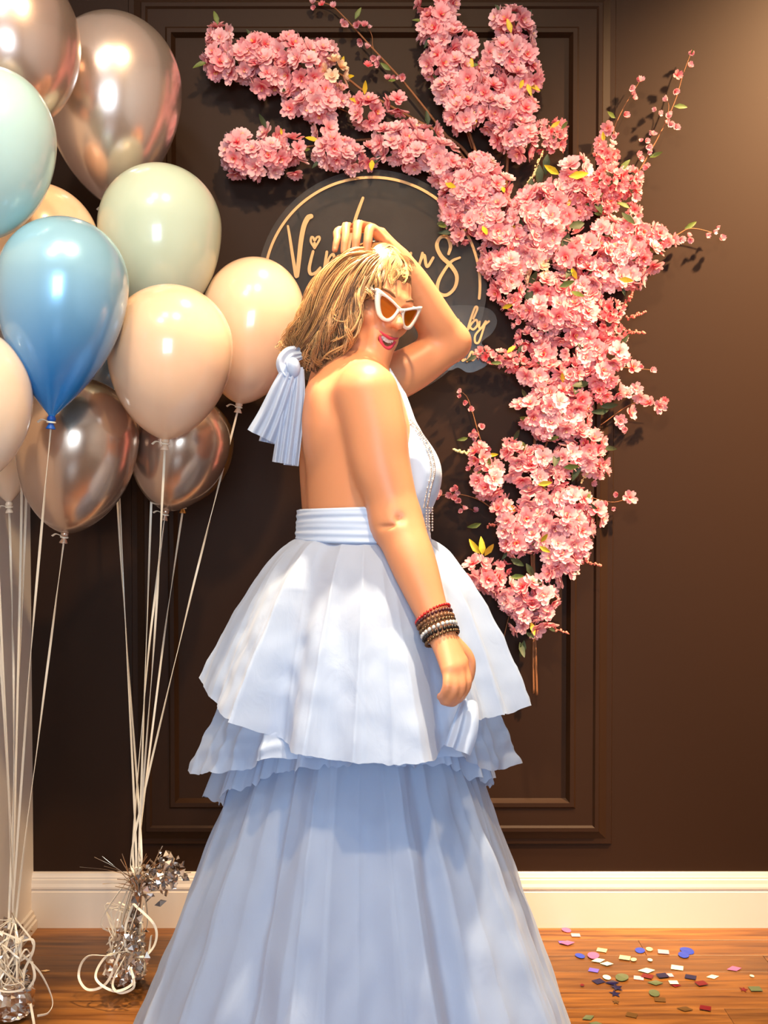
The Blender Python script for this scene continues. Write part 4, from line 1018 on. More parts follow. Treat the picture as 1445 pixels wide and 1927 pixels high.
def periodic(tbl):
    t = sorted(tbl); a = np.radians([q[0] for q in t]); vals = np.array([q[1:] for q in t], float)
    def fn(th):
        th = (th + pi) % (2 * pi) - pi
        aa = np.concatenate([a - 2 * pi, a, a + 2 * pi])
        return [np.interp(th, aa, np.tile(vals[:, k], 3)) for k in range(vals.shape[1])]
    return fn
def smooth_ring(v, n):
    k = np.hanning(2 * n + 3)[1:-1]; k /= k.sum(); w = np.concatenate([v[-n:], v, v[:n]]); return np.convolve(w, k, 'valid')
def skirt(name, top, hem, prof_pow, folds, ridges, m, parent, ns=70, nt=520, hem_wave=0.004, seed=0, drop_pow=1.0, crumple=0.0, center=(CXS, CYS)):
    rr = np.random.RandomState(seed)
    th = np.linspace(-pi, pi, nt, endpoint=False)
    tx, ty, tz = top                               # waist ellipse radii and height
    hr, hz = periodic(hem)(th); hr = smooth_ring(hr, 9); hz = smooth_ring(hz, 9)
    r0 = 1 / np.sqrt((np.sin(th) / tx) ** 2 + (np.cos(th) / ty) ** 2)
    V = []
    ph = rr.uniform(0, 6.28, len(folds)); tw = rr.uniform(-1.2, 1.2, len(folds))
    am = [1 + 0.5 * np.cos(th * rr.randint(1, 5) + rr.uniform(0, 6.28)) for _ in folds]
    nzs = [(rr.randint(6, 26), rr.uniform(4, 14), rr.uniform(0, 6.28), rr.uniform(0, 6.28)) for _ in range(14)]
    jag = rr.uniform(-1, 1, nt); jag = smooth_ring(jag, 2)
    for i in range(ns + 1):
        s = i / ns; e = s ** prof_pow
        r = r0 + (hr - r0) * e
        z = tz + (hz - tz) * s ** drop_pow
        d = np.zeros(nt)
        for j, (n, amp) in enumerate(folds):
            c = 1.3 - 2.2 * np.abs(np.sin((n * th + ph[j] + tw[j] * s) / 2)) ** 0.7
            d += amp * am[j] * c * (0.18 + 0.82 * s ** 0.8)
        for (t0, w, amp, s0) in ridges:
            dt = (th - radians(t0) + pi) % (2 * pi) - pi
            d += amp * np.exp(-(dt / radians(w)) ** 2) * min(1, max(0, (s - s0) / (1 - s0 + 1e-6))) ** 0.7
        if crumple:
            for (n, q, a1, a2) in nzs: d += crumple * 0.3 * np.cos(n * th + a1 + 3 * np.sin(q * s + a2)) * np.sin(q * s + a2 + n * th * .3)
        rr_ = r + d
        zz = z + (jag * hem_wave + 0.35 * d) * (s ** 3)
        V.append(np.stack([center[0] + rr_ * np.sin(th), center[1] - rr_ * np.cos(th), np.maximum(zz, 0.004)], 1))
    V = np.concatenate(V); i = np.arange(ns)[:, None] * nt; j = np.arange(nt)[None, :]; k = (j + 1) % nt
    Fq = np.stack([i + j, i + nt + j, i + nt + k, i + k], -1).reshape(-1, 4)
    return obj(name, V, Fq, m, parent)
def hz_(th, r, py):
    Y = CYS - r * cos(radians(th)); return at(700, py, Y)[2]
def tbl(rows): return [(t, r, hz_(t, r, py)) for t, r, py in rows]
ztop = at(680, 1018, 2.07)[2]
skirt('upper_tier', (.131, .150, ztop), tbl([(-150, .30, 1250), (-90, .325, 1262), (-72, .335, 1300), (-55, .335, 1340), (-40, .33, 1368), (-27, .325, 1395), (-21, .345, 1417), (0, .345, 1437), (15, .345, 1440), (24, .345, 1430), (31, .33, 1400), (38, .315, 1362), (52, .31, 1348), (68, .325, 1340), (90, .33, 1322), (150, .31, 1260)]),
      0.72, [(9, .017), (14, .011), (23, .005)], [(-20, 5, .030, .25), (-33, 5, -.022, .3), (16, 7, .030, .45), (32, 6, -.040, .35), (46, 6, .012, .4), (-52, 5, .016, .2), (-64, 5, -.012, .2)], M_t1, woman, seed=4, crumple=.0015, drop_pow=1.12, ns=90, nt=640)
skirt('middle_tier', (.19, .19, at(700, 1180, 2.1)[2]), tbl([(-150, .30, 1400), (-100, .345, 1440), (-75, .35, 1458), (-60, .33, 1452), (-45, .31, 1442), (-30, .29, 1425), (0, .28, 1415), (30, .27, 1420), (50, .27, 1430), (70, .29, 1448), (90, .302, 1442), (150, .29, 1400)]),
      0.8, [(9, .012), (14, .009), (23, .005)], [(-80, 7, .015, .3), (82, 7, .01, .3)], M_t1, woman, seed=9, crumple=.004)
skirt('under_tier', (.18, .18, at(700, 1230, 2.1)[2]), tbl([(-150, .28, 1470), (-90, .325, 1500), (-72, .32, 1510), (-60, .29, 1490), (-40, .27, 1455), (0, .26, 1430), (40, .25, 1440), (70, .265, 1470), (90, .272, 1478), (150, .27, 1460)]),
      0.8, [(11, .012), (17, .01), (29, .005)], [], M_t1, woman, seed=15, hem_wave=.012)
lowhem = [(-170, .45, .004), (-115, .53, .004), (-90, .50, .006), (-60, .47, .004), (0, .48, .004), (60, .485, .004), (90, .485, .004), (120, .45, .004)]
skirt('lower_skirt', (.185, .19, at(700, 1330, 2.05)[2]), lowhem, 0.98, [(6, .018), (10, .016), (17, .008), (34, .003)], [(-32, 4, -.022, .0), (-40, 5, .02, .0), (-20, 4, .018, 0), (20, 4, .024, .1), (29, 3.5, -.03, 0), (40, 5, .02, .2), (-60, 5, .02, .3), (-100, 10, .02, .6)], M_t2, woman, seed=22, crumple=.004, ns=90, nt=640, center=(-.052, 2.2))
skirt('lower_tulle', (.160, .165, at(700, 1330, 2.05)[2]), [(t, r - .07, z) for t, r, z in lowhem], 1.0, [(8, .010), (14, .008)], [], M_t1, woman, seed=31, crumple=.004, center=(-.052, 2.2))
skirt('lining', (.14, .145, at(700, 1330, 2.05)[2]), [(t, r - .09, .02) for t, r, z in lowhem], 1.0, [(7, .012)], [], M_t3, woman, seed=33, ns=30, nt=160, center=(-.052, 2.2))
# waistband with soft horizontal pleats
zb0, zb1 = ztop - 0.004, at(650, 957, 2.08)[2]
V = []; nt = 160; ns = 28; th = np.linspace(-pi, pi, nt, endpoint=False)
for i in range(ns + 1):
    s = i / ns; z = zb0 + (zb1 - zb0) * s
    a, b = np.interp(z, LV[:, 0], LV[:, 3]) + .011, np.interp(z, LV[:, 0], LV[:, 4]) + .011; cx = np.interp(z, LV[:, 0], LV[:, 1])
    pl = 0.0007 * np.sin(s * 34 + 1.6 * np.sin(th * 2)) + 0.0006 * np.sin(s * 21 + th) - (0.006 if i in (0, ns) else 0)
    k_ = (np.abs(np.sin(th)) ** 2.3 + np.abs(np.cos(th)) ** 2.3) ** (-1 / 2.3); u, v = (a + pl) * np.sin(th) * k_, (b + pl) * np.cos(th) * k_
    V.append(np.stack([cx + rt[0] * u + ft[0] * v, 2.2 + rt[1] * u + ft[1] * v, np.full(nt, z) + 0.006 * np.sin(th + .5) * s], 1))
V = np.concatenate(V); i = np.arange(ns)[:, None] * nt; j = np.arange(nt)[None, :]; k = (j + 1) % nt
obj('waistband', V, np.stack([i + j, i + k, i + nt + k, i + nt + j], -1).reshape(-1, 4), M_cloth, woman)
# the skirt's gathered handful by the hand
def cloth_strip(name, path, wd, pleats, amp, m, parent, seed=0, facing=(0, -1, 0)):
    rr = random.Random(seed); rows = smooth_path(path, 10); n = len(rows); k = 60; V = []
    t = np.gradient(rows[:, :3], axis=0); t /= np.linalg.norm(t, axis=1)[:, None]
    ph = rr.uniform(0, 6)
    for i in range(n):
        sd = nrm(np.cross(t[i], facing)); nn = np.cross(sd, t[i]); s = i / (n - 1)
        for j in range(k):
            q = j / (k - 1) - .5
            V.append(rows[i, :3] + sd * q * rows[i, 3] + nn * (amp * (0.3 + s) * (sin(pleats * q * 2 * pi + ph + .8 * s + 1.1 * sin(5 * q + ph))) + 0.25 * rows[i, 3] * (0.25 - q * q)))
    f = []
    for i in range(n - 1):
        for j in range(k - 1): a = i * k + j; f.append((a, a + 1, a + k + 1, a + k))
    return obj(name, V, f, m, parent)
def px4(l): return [tuple(at(x, y, Y)) + (w,) for x, y, Y, w in l]
# halter bow at the nape
Yb = 2.13
bow = cloth_strip('halter_bow', px4([(566, 664, Yb, .026), (548, 668, Yb - .012, .036), (538, 684, Yb - .018, .040), (545, 702, Yb - .02, .034), (560, 706, Yb - .012, .026)]), .03, 3, .004, M_t1, woman, 3)
for path, pl, sd in (([(548, 690, Yb - .02, .030), (532, 730, Yb - .024, .044), (510, 785, Yb - .022, .056), (492, 822, Yb - .02, .064)], 3, 1), ([(556, 690, Yb - .014, .030), (552, 740, Yb - .02, .038), (542, 810, Yb - .02, .044), (533, 872, Yb - .018, .046)], 3, 2),
                     ([(550, 690, Yb - .006, .030), (538, 735, Yb - .005, .042), (522, 790, Yb, .05), (512, 835, Yb, .056)], 4, 5), ([(560, 695, Yb - .008, .026), (560, 740, Yb - .012, .03), (556, 790, Yb - .012, .032), (548, 876, Yb - .01, .03)], 2, 8)):
    cloth_strip('bow_tail', px4(path), .05, pl, .0045, M_t1, bow, sd)
g = Geo(); g.ball(at(552, 692, Yb - .018), .014, 16, 12, (1.0, .9, 1.5)); g.build('bow_knot', M_t1, bow)
g = Geo(); nk = hp_(0, -.025, -.075); nk = np.array([-.082, 2.222, 1.435])
an = np.linspace(0, 2 * pi, 40, endpoint=False); pts = [nk + ft * .066 * cos(a) + rt * .064 * sin(a) + ez * (.0 - .02 * cos(a)) for a in an]; g.tube(pts + [pts[0]], .009, 8, False); g.build('neck_strap', M_cloth, bow)
# fold of the overskirt bunched below the hand
cloth_strip('gathered_fold', px4([(884, 1318, 1.925, .03), (880, 1345, 1.90, .042), (872, 1380, 1.885, .05), (860, 1412, 1.875, .05)]), .05, 2, .006, M_t1, woman, 6)

# ---- bracelets on the right wrist
M_br = {k: mat(k, c, r, mt) for k, c, r, mt in (('red_bead', rgb(190, 24, 22), .25, 0), ('maroon_bead', rgb(74, 22, 26), .35, 0), ('brown_bead', rgb(120, 78, 48), .4, 0), ('bronze_bead', rgb(120, 92, 66), .25, .9), ('pearl_bead', rgb(232, 224, 214), .2, .4), ('dark_bead', rgb(52, 44, 40), .25, .6))}
ad = nrm(Wr - E); e1 = nrm(np.cross(ad, [0, 1, 0])); e2 = np.cross(ad, e1)
for k, (mk, off, rb, tilt) in enumerate((('red_bead', -.036, .0032, .16), ('maroon_bead', -.029, .0036, .05), ('brown_bead', -.021, .0040, -.02), ('bronze_bead', -.0125, .0036, .03), ('pearl_bead', -.0045, .0042, .02), ('dark_bead', .0040, .0042, -.02), ('bronze_bead', .0120, .0034, .04))):
    c = Wr + ad * (off + .004); rw_ = .0325 - off * .05; g = Geo(); n_ = int(2 * pi * rw_ / (rb * 2.05)); ndir = nrm(ad + e1 * tilt * .3)
    a1 = nrm(np.cross(ndir, e2)); a2 = np.cross(ndir, a1)
    for q in range(n_):
        a = 2 * pi * q / n_; g.ball(c + rw_ * (a1 * cos(a) + a2 * sin(a)) + ad * tilt * .02 * cos(a), rb, 7, 5)
    b_ = g.build('bracelet', M_br[mk], woman)
    b_['label'] = {'red_bead': 'red bead bracelet highest on the wrist', 'maroon_bead': 'maroon bead bracelet', 'brown_bead': 'brown bead bracelet', 'bronze_bead': 'bronze bead bracelet', 'pearl_bead': 'pearly white bead bracelet', 'dark_bead': 'dark grey bead bracelet'}[mk]

# ---- face pieces
M_lip = mat('pink_lipstick', rgb(206, 64, 84), 0.35); M_tooth = mat('teeth_white', rgb(245, 236, 224), 0.25); M_gum = mat('mouth_dark', rgb(120, 30, 36), 0.6)
M_brow = mat('brown_brow_hair', rgb(110, 70, 40), 0.8)
def mouth_pt(l, u, f0): return hp_(l, f0 - 9.0 * l * l, u)
ls = np.linspace(-1, 1, 17); mw = 0.0265
ul = [mouth_pt(mw * t, -.0655 + .0065 * t * t - .0012 * math.exp(-(t / .15) ** 2), .0985) for t in ls]; ll = [mouth_pt(mw * t, -.0880 + .0280 * t * t ** 1.0 * 1.02, .0965) for t in ls]
rad = [.0009 + .0022 * (1 - t * t) ** .7 for t in ls]
g = Geo(); g.tube(ul, rad, 8); g.build('upper_lip', M_lip, woman)
g = Geo(); g.tube(ll, [r * 1.4 for r in rad], 8); g.build('lower_lip', M_lip, woman)
g = Geo()
for k in range(8):
    l = (k - 3.5) * .0056; w = .0027; h0 = -.0665 + .0065 * (l / mw) ** 2; h1 = h0 - .0100 * (1 - (l / mw) ** 2 * .8); p = []
    for (dl, u) in ((-w, h0), (w, h0), (w * .95, h1 + .0008), (w * .5, h1), (-w * .5, h1), (-w * .95, h1 + .0008)): p.append(mouth_pt(l + dl, u, .0945))
    q = [a - Fh * .004 for a in p]; m_ = len(p); g.add(p + q, [tuple(range(m_))[::-1]] + [(i, (i + 1) % m_, (i + 1) % m_ + m_, i + m_) for i in range(m_)])
g.build('teeth', M_tooth, woman, False)
for s_ in (1, -1):
    pts = [hp_(s_ * (.014 + .036 * t), .0925 - .020 * t * t, .013 + .010 * sin(t * 2.2) - .002 * t) for t in np.linspace(0, 1, 9)]
    g = Geo(); g.tube(pts, [.001 + .0022 * sin(pi * min(1, .15 + t * .85)) for t in np.linspace(0, 1, 9)], 6); g.build('eyebrow', M_brow, woman)
M_eye = mat('eye_white', rgb(238, 232, 226), 0.2); M_iris = mat('brown_iris', rgb(70, 40, 22), 0.2)
for s_ in (1, -1):
    g = Geo(); g.ball(hp_(s_ * .031, .0755, -.006), .0118, 14, 10); eb = g.build('eyeball', M_eye, woman)
    g = Geo(); g.ball(hp_(s_ * .031, .0825, -.007), .0058, 12, 8, (1, 1, 1)); g.build('iris', M_iris, eb)
# white cat-eye sunglasses
M_frame = mat('white_acetate', rgb(250, 240, 226), 0.25, 0, Coat_Weight=.4)
M_lens = bpy.data.materials.new('amber_lens'); M_lens.use_nodes = True
N = M_lens.node_tree.nodes; L = M_lens.node_tree.links; b = N['Principled BSDF']; b.inputs['Base Color'].default_value = rgb(200, 112, 20); b.inputs['Roughness'].default_value = .08
tp = N.new('ShaderNodeBsdfTransparent'); tp.inputs[0].default_value = rgb(220, 140, 50); mx = N.new('ShaderNodeMixShader'); mx.inputs[0].default_value = .45
L.new(b.outputs[0], mx.inputs[1]); L.new(tp.outputs[0], mx.inputs[2]); L.new(mx.outputs[0], N['Material Output'].inputs[0])
sung = bpy.data.objects.new('sunglasses', None); COL.objects.link(sung); sung.parent = woman; sung.location = tuple(HC + Fh * .11 - np.array(woman.location))
sung['label'] = 'white cat-eye sunglasses with amber lenses'
def gp(l, u, f=0.0): return hp_(l * .88, .1045 - 3.2 * l * l + f, u * 1.0 - .013)
outer = [(.004, .010), (.014, .0125), (.030, .0185), (.050, .0245), (.068, .0300), (.0715, .027), (.069, .014), (.062, -.004), (.052, -.019), (.038, -.0255), (.024, -.0245), (.013, -.016), (.0075, -.004), (.004, .002)]
inner = [(.0135, .006), (.022, .0095), (.034, .0135), (.046, .0165), (.0545, .017), (.0565, .0135), (.0545, .006), (.050, -.004), (.043, -.013), (.035, -.0165), (.026, -.0155), (.019, -.0095), (.0145, -.002), (.0132, .002)]
g = Geo()
for s_ in (1, -1):
    ic = np.mean(inner, 0); O_ = smooth_path(outer + [outer[0]], 3)[:-1]; I_ = ic + (smooth_path(inner + [inner[0]], 3)[:-1] - ic) * [1.08, 1.14]; k = len(O_)
    def gg(f): return [gp(s_ * a, b_, f) for a, b_ in O_], [gp(s_ * a, b_, f) for a, b_ in I_]
    of, iff = gg(.003); ob, ib = gg(-.003); mf = [(np.array(a) + np.array(b_)) / 2 + Fh * .0012 for a, b_ in zip(of, iff)]
    v = of + mf + iff + ib + ob; f = []
    for r_ in range(5):
        for j in range(k):
            q = (j + 1) % k; n2 = (r_ + 1) % 5; f.append((r_ * k + j, r_ * k + q, n2 * k + q, n2 * k + j))
    g.add(v, f)
    vi = [gp(s_ * a * .0 + s_ * (np.mean([q[0] for q in I_]) + (a - np.mean([q[0] for q in I_])) * 1.04), b_ * 1.03, -.0005) for a, b_ in I_]
    obj('lens', vi + [np.array(q) - Fh * .0015 for q in vi], [tuple(range(k)), tuple(range(k, 2 * k))[::-1]] + [(j, (j + 1) % k, k + (j + 1) % k, k + j) for j in range(k)], M_lens, sung, False)
g.tube([gp(-.006, .005, .001), gp(0, .0065, .001), gp(.006, .005, .001)], .0036, 8)
g.build('frame', M_frame, sung)
for s_ in (1, -1):
    g = Geo(); g.tube(smooth_path([gp(s_ * .066, .022), hp_(s_ * .069, .074, .012), hp_(s_ * .0765, .02, .012), hp_(s_ * .078, -.02, .004), hp_(s_ * .076, -.045, -.02)], 6), .0028, 8); g.build('temple', M_frame, sung)
M_gd = mat('gold_jewellery', rgb(226, 170, 70), .2, 1.0)
g = Geo(); c = hp_(-.080, -.012, -.056); g.tube([c + Lh * .0 + (Uh * cos(a) + Fh * sin(a)) * .014 for a in np.linspace(0, 2 * pi, 25)], .0022, 7); g.build('earring', M_gd, woman)

# ---- hair: a scalp cap and several thousand strands along combed guides
M_hair = mat('blond_hair', rgb(200, 150, 92), 0.38, 0.0, Sheen_Weight=.2); use_vcol(M_hair)
M_scalp = mat('ash_brown_under_hair', rgb(128, 88, 52), 0.7)
g = Geo(); nu, nv = 40, 24; v = []; f = []
for i in range(nv + 1):
    t = pi * .62 * i / nv
    for j in range(nu):
        a = 2 * pi * j / nu
        q = np.array([sin(t) * cos(a), sin(t) * sin(a), cos(t)])         # l, f, u of the cap, tipped back
        c_, s_ = cos(radians(34)), sin(radians(34)); q = np.array([q[0], q[1] * c_ - q[2] * s_, q[1] * s_ + q[2] * c_])
        v.append(hp_(q[0] * .0745, -.012 + q[1] * .0945, .024 + q[2] * .0945))
for i in range(nv):
    for j in range(nu): f.append((i * nu + j, (i + 1) * nu + j, (i + 1) * nu + (j + 1) % nu, i * nu + (j + 1) % nu))
g.add(v, f)
hair_cap = g.build('scalp_hair', M_scalp, woman)
hr = np.random.RandomState(5)
def surfY(x, y, side):
    """depth of the hair mass at a picture position: near or far shell"""
    e = 1 - ((x - 650) / 118) ** 2 - ((y - 585) / 135) ** 2
    return HC[1] + 0.005 + side * (0.035 + 0.075 * sqrt(max(0, e)))
GUIDES = []
def guide(pts, side, n, spread, wave, cm, lift=0.0): GUIDES.append(([tuple(at(x, y, surfY(x, y, side) + side * lift)) for x, y in pts], n, spread, wave, cm))
near = [([(704, 476), (660, 482), (622, 512), (592, 560), (570, 605), (550, 640), (548, 668)], 210, .010, 1.0), ([(712, 478), (672, 492), (636, 530), (606, 580), (584, 625), (566, 655), (574, 688)], 230, .011, 1.1),
        ([(716, 478), (684, 500), (652, 545), (626, 595), (604, 640), (586, 668), (592, 694)], 230, .011, 1.2), ([(720, 480), (690, 506), (660, 548), (636, 600), (618, 640), (600, 668), (582, 684)], 230, .010, 1.2),
        ([(724, 482), (698, 508), (672, 545), (652, 592), (642, 634), (622, 662), (598, 690)], 220, .009, 1.2), ([(728, 484), (706, 510), (682, 545), (666, 580), (662, 612), (648, 640), (626, 660)], 130, .007, 1.2),
        ([(700, 480), (650, 496), (606, 545), (580, 600), (560, 630), (552, 652), (566, 676)], 150, .012, 1.1), ([(712, 486), (676, 520), (650, 570), (622, 622), (612, 660), (628, 690), (648, 702)], 120, .010, 1.2),
        ([(700, 490), (664, 524), (634, 580), (604, 630), (590, 664), (604, 690), (628, 704)], 120, .010, 1.2)]
for (p, n, sp, wv), cm_ in zip(near, (.05, -.15, .1, -.35, -.3, .0, .25, -.55, -.7)): guide(p, -1, n, sp, wv, cm_)  # tones mix blond and ash with shade of the gaps and underside
for p, n, sp, wv in near: guide([(x - 3, y) for x, y in p], -0.45, n // 3, sp * 1.2, wv, -0.35, 0)
for p, n, sp, wv in near[:8]: guide([(x + 4, y + 2) for x, y in p], 0.35, n // 4, sp * 1.3, wv, -.3)
for p, n, sp, wv in near[:8]: guide([(x + 6, y + 2) for x, y in p], 1, n // 3, sp * 1.3, wv, -.1)
# fringe swept forward over the brow, and the curl at the temple
guide([(716, 478), (738, 480), (756, 492), (766, 508), (762, 522)], -1, 110, .006, .5, .25); guide([(712, 480), (730, 488), (748, 500), (760, 514), (750, 522), (744, 512)], -1, 60, .005, .5, .35)
guide([(706, 477), (728, 476), (748, 484), (764, 500)], -.5, 90, .007, .4, .2); guide([(722, 482), (728, 500), (724, 522), (712, 545), (702, 560)], -1, 70, .006, .8, .1); guide([(718, 484), (708, 506), (694, 535), (682, 560), (674, 588)], -1.02, 90, .006, 1.0, .0)
guide([(724, 484), (716, 506), (706, 530), (700, 548), (704, 560)], -1.02, 90, .007, .8, .1); guide([(728, 482), (738, 500), (736, 520), (724, 538)], -1.02, 70, .007, .7, .3); guide([(722, 480), (744, 492), (752, 512), (746, 530)], -1.0, 60, .006, .6, .3)
guide([(704, 477), (690, 474), (668, 478), (640, 494), (616, 522)], -.2, 150, .008, .6, .3); guide([(716, 477), (740, 478), (758, 490), (768, 506)], .1, 80, .008, .4, .1)
# a few bright loose locks
for p in ([(690, 500), (650, 545), (628, 590), (640, 602), (662, 596)], [(688, 520), (676, 560), (682, 590), (668, 618), (640, 640), (612, 652)], [(680, 600), (672, 630), (648, 650), (618, 668), (596, 690)], [(650, 560), (612, 612), (590, 640), (600, 668), (622, 680)]):
    guide(p, -1, 26, .0025, .4, .55, .012)
SV = []; SF = []; SC_ = []; base = 0
c_dark, c_mid, c_light = np.array(lin((.42, .27, .15))), np.array(lin((.80, .58, .34))), np.array(lin((.92, .74, .48)))
for pts, n, sp, wv, cm in GUIDES:
    P = smooth_path(pts, 6); m = len(P); s = np.linspace(0, 1, m)
    ncl = max(2, n // 16)
    for k in range(ncl):
        coff = hr.normal(0, 1, 3) * sp; cph = hr.uniform(0, 6.28); cfr = hr.uniform(8, 14); camp = .014 * wv * hr.uniform(.5, 1.3); clen = hr.uniform(.82, 1.0); ccol = hr.normal(0, .42) + cm
        wdir = nrm(hr.normal(0, 1, 3) * [1, .8, .5]); wd2 = nrm(np.cross(wdir, [0, 0, 1]))
        for q in range(n // ncl):
            o_ = coff + hr.normal(0, 1, 3) * sp * .28; ph = cph + hr.normal(0, .25)
            ln = clen * hr.uniform(.88, 1.0); ss = s * ln
            Q = np.stack([np.interp(ss, s, P[:, d]) for d in range(3)], 1)
            Q = Q + o_[None, :] * (0.25 + 0.75 * ss[:, None] ** .6) + (np.sin(cfr * ss + ph) * camp * ss ** .8)[:, None] * wdir + (np.cos(cfr * ss + ph) * camp * .8 * ss ** .8)[:, None] * wd2
            # keep strands outside the skull
            D = Q - (HC + Uh * .024 - Fh * .012); loc = np.stack([D @ Lh / .0765, D @ Fh / .0965, D @ Uh / .0965], 1); rn = np.linalg.norm(loc, axis=1)
            inside = rn < 1.0
            if inside.any(): loc[inside] /= rn[inside][:, None]; Q[inside] = (HC + Uh * .024 - Fh * .012) + loc[inside] * [.0765, .0965, .0965] @ np.stack([Lh, Fh, Uh])
            rad_ = .00072 * np.clip(1.25 - ss, .25, 1) ** .5
            t_, a_, b_ = frames(Q)
            ring = np.stack([Q + a_ * rad_[:, None], Q + (-.5 * a_ + .87 * b_) * rad_[:, None], Q + (-.5 * a_ - .87 * b_) * rad_[:, None]], 1).reshape(-1, 3)
            i = np.arange(m - 1)[:, None] * 3; j = np.arange(3)[None, :]; jn = (j + 1) % 3
            SF.append(np.stack([i + j, i + jn, i + 3 + jn, i + 3 + j], -1).reshape(-1, 4) + base); SV.append(ring); base += 3 * m
            x_ = np.clip(ccol + hr.normal(0, .16) + .25 * (1 - ss) - .05, -1, 1)
            col = np.where(x_[:, None] < 0, c_mid + (c_mid - c_dark) * x_[:, None], c_mid + (c_light - c_mid) * x_[:, None])
            SC_.append(np.repeat(col, 3, 0))
HV = np.concatenate(SV); hair = obj('hair', HV, np.concatenate(SF), M_hair, woman)
cc = np.concatenate(SC_); vcol(hair.data, np.hstack([cc, np.ones((len(cc), 1))])); print('hair strands verts', len(HV))

# ---------------------------------------------------------------- confetti scattered on the boards
def confetti_mesh(shape, s, m, seed):
    rr = random.Random(seed)
    if shape == 'star': out = [((s if k % 2 == 0 else s * .45) * cos(pi * k / 5), (s if k % 2 == 0 else s * .45) * sin(pi * k / 5)) for k in range(10)]
    elif shape == 'dot': out = [(s * cos(a), s * sin(a)) for a in np.linspace(0, 2 * pi, 16, endpoint=False)]
    elif shape == 'shard': out = [(-s * 1.3, -s * .3), (s * .2, -s * .7), (s * 1.4, s * .1), (s * .1, s * .7)]
    else: out = [(-s, -s * .62), (s, -s * .62), (s, s * .62), (-s, s * .62)]
    k = len(out); curl = rr.uniform(.05, .3) / max(s, .001)
    zz = [0.0006 + curl * x * x * .25 for x, y in out]
    v = [(x, y, z) for (x, y), z in zip(out, zz)] + [(x, y, z + .0004) for (x, y), z in zip(out, zz)]
    f = [tuple(range(k))[::-1], tuple(range(k, 2 * k))] + [(i, (i + 1) % k, k + (i + 1) % k, k + i) for i in range(k)]
    return mesh_data('confetti_piece', v, f, m, False)
CM = {k: mat(k + '_confetti', c, .3, mt) for k, c, mt in (('magenta', rgb(214, 96, 150), 0), ('pink', rgb(240, 168, 184), 0), ('blue', rgb(40, 70, 196), .2), ('violet', rgb(110, 92, 200), .1), ('cream', rgb(252, 240, 200), 0), ('peach', rgb(250, 206, 150), 0), ('navy', rgb(24, 20, 70), .3), ('green', rgb(110, 122, 84), .4), ('red', rgb(124, 20, 30), .3), ('bronze', rgb(120, 84, 40), .5), ('mint', rgb(206, 226, 200), 0))}
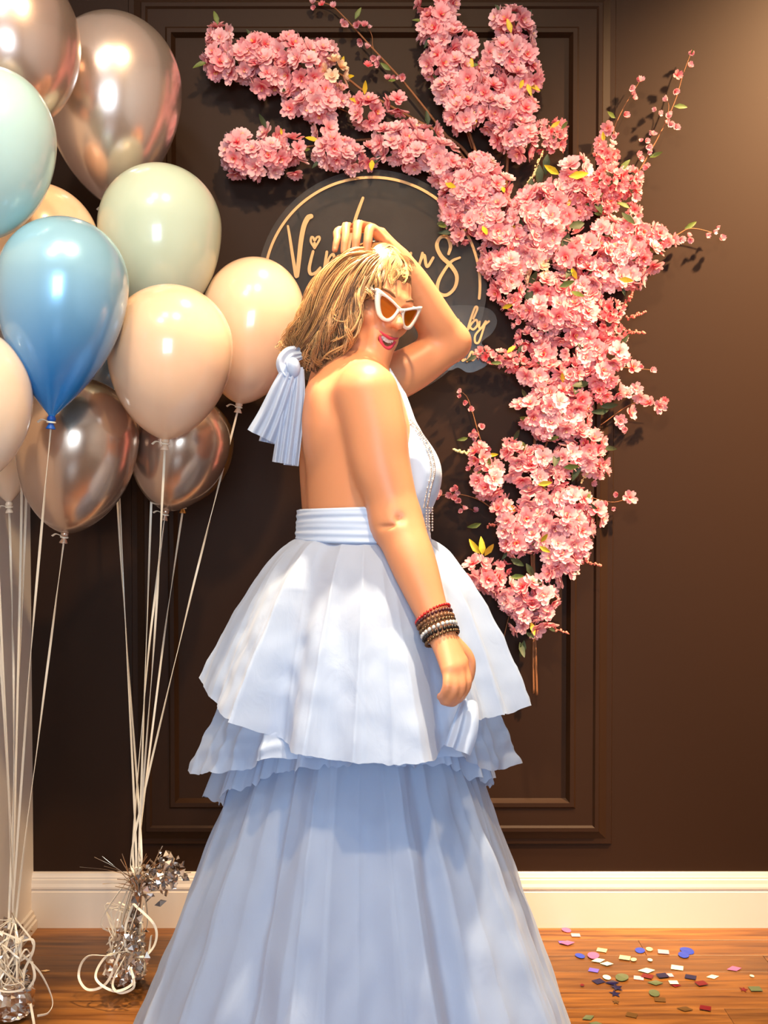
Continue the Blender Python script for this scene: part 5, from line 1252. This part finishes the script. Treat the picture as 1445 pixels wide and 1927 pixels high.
CF = [('magenta', 'dot', 213, 553, 9, 'round magenta confetti dot at the back of the scatter, nearest the white baseboard'), ('pink', 'rect', 270, 586, 9, 'pink paper square just in front of the magenta dot near the baseboard'), ('magenta', 'shard', 215, 635, 12, 'large magenta confetti flake touching the skirt hem'),
      ('violet', 'rect', 188, 628, 7, 'small violet flake half under the magenta flake by the hem'), ('blue', 'dot', 296, 712, 9, 'deep violet-blue confetti dot left of the large pink round one'), ('magenta', 'dot', 378, 712, 12, 'largest round pink confetti dot, lying at the head of a cream streak'), ('peach', 'rect', 430, 677, 10, 'peach paper square behind the large pink dot'),
      ('cream', 'shard', 405, 740, 11, 'cream shard joined to the large pink dot'), ('mint', 'shard', 458, 762, 10, 'pale mint shard pointing away from the large pink dot'), ('violet', 'rect', 380, 799, 10, 'lavender confetti rectangle below the large pink dot'), ('peach', 'rect', 570, 725, 11, 'peach rectangle midway along the back row of confetti'),
      ('peach', 'dot', 624, 737, 6, 'tiny peach dot beside the peach rectangle'), ('blue', 'dot', 663, 677, 10, 'round blue confetti dot left of the tiny cream one in the back row'), ('peach', 'dot', 720, 671, 7, 'tiny peach dot right beside the round blue one'), ('pink', 'rect', 806, 690, 11, 'light pink rectangle between the two blue spots of the back row'),
      ('blue', 'dot', 950, 680, 13, 'big bright blue dot, the upper of the touching blue pair'), ('blue', 'dot', 930, 706, 11, 'big bright blue dot, the lower of the touching blue pair'), ('cream', 'dot', 724, 739, 5, 'tiny cream speck below the back row of confetti'), ('cream', 'rect', 890, 783, 12, 'bright cream rectangle below the blue pair'),
      ('mint', 'shard', 700, 802, 13, 'pale mint shard above the pink and plum overlapped flakes'), ('green', 'dot', 553, 846, 13, 'grey-green shiny confetti disc left of the pink and plum flakes'), ('pink', 'rect', 655, 846, 10, 'light pink flake under the edge of the plum flake'), ('red', 'rect', 708, 838, 11, 'plum red flake lying over the light pink one'),
      ('navy', 'rect', 800, 836, 11, 'navy square touching a pink flake in the middle of the scatter'), ('pink', 'rect', 838, 830, 9, 'pink flake at the right side of the middle navy square'), ('green', 'shard', 755, 876, 12, 'dull green flake below the plum flake'), ('cream', 'rect', 868, 878, 9, 'white flake beneath a plum one right of the dull green flake'), ('red', 'rect', 882, 890, 8, 'plum flake overlapping a white flake'),
      ('navy', 'rect', 972, 842, 11, 'lone navy square right of the middle of the scatter'), ('red', 'rect', 1037, 883, 11, 'dark red square just right of the lone navy one'), ('cream', 'shard', 1104, 838, 10, 'cream flake standing alone right of the dark red square'), ('magenta', 'shard', 1235, 790, 12, 'pink tapering shard farthest to the right of the scatter'),
      ('cream', 'dot', 1347, 837, 4, 'tiny cream speck at the far right edge of the scatter'), ('red', 'star', 1296, 916, 9, 'dark red star beside a grey-green square at the right'), ('green', 'rect', 1368, 915, 12, 'grey-green square right of the dark red star'), ('cream', 'dot', 460, 846, 8, 'cream dot touching the navy flakes by the skirt'),
      ('navy', 'rect', 410, 867, 11, 'leftmost navy flake near the skirt'), ('navy', 'shard', 490, 876, 11, 'navy shard between the cream dot and the navy stars'), ('navy', 'star', 520, 908, 13, 'upper of two touching navy stars near the skirt'), ('navy', 'star', 510, 942, 12, 'lower of two touching navy stars near the skirt'),
      ('bronze', 'star', 515, 993, 8, 'small bronze star on the pale plank'), ('green', 'dot', 750, 942, 11, 'grey-green disc in front of the dull green flake'), ('bronze', 'rect', 785, 978, 11, 'dull bronze square in front of the grey-green disc'), ('bronze', 'shard', 935, 1035, 12, 'dull bronze shard left of the foremost red square'), ('red', 'rect', 1062, 1034, 11, 'dark red square nearest the front of the scatter'),
      ('bronze', 'rect', 612, 1072, 11, 'bronze square at the end of the pale plank'), ('green', 'shard', 343, 1090, 11, 'olive flake touching the skirt hem in front'), ('red', 'dot', 310, 893, 4, 'tiny red speck close beside the skirt'), ('green', 'shard', 390, 1124, 10, 'olive flake at the bottom edge near the skirt')]
for i, (ck, shp, cx, cy, sz, lab) in enumerate(CF):
    px, py = 1000 + cx / 3.247, 1580 + cy / 3.247
    p = on_floor(px, py, 0.001); s = sz * 3.0 / 3.247 * p[1] / F_
    o = link('confetti_piece', confetti_mesh(shp, max(s, .0022), CM[ck], i), None, (p[0], p[1], 0.0004 + 0.0009 * (i % 3)))
    o.rotation_euler = (0, 0, R.uniform(-.5, .5)); o.scale = (1, 1.35, 1)
    tag(o, lab, 'confetti', 'confetti scattered right of the skirt')
p = on_floor(257 / 3.01, 1480 + 1045 / 3.01, .001)
o = link('confetti_piece', confetti_mesh('shard', .008, CM['peach'], 99), None, (p[0], p[1], .001)); tag(o, 'lone peach paper flake on the floor between the two balloon weights', 'confetti')
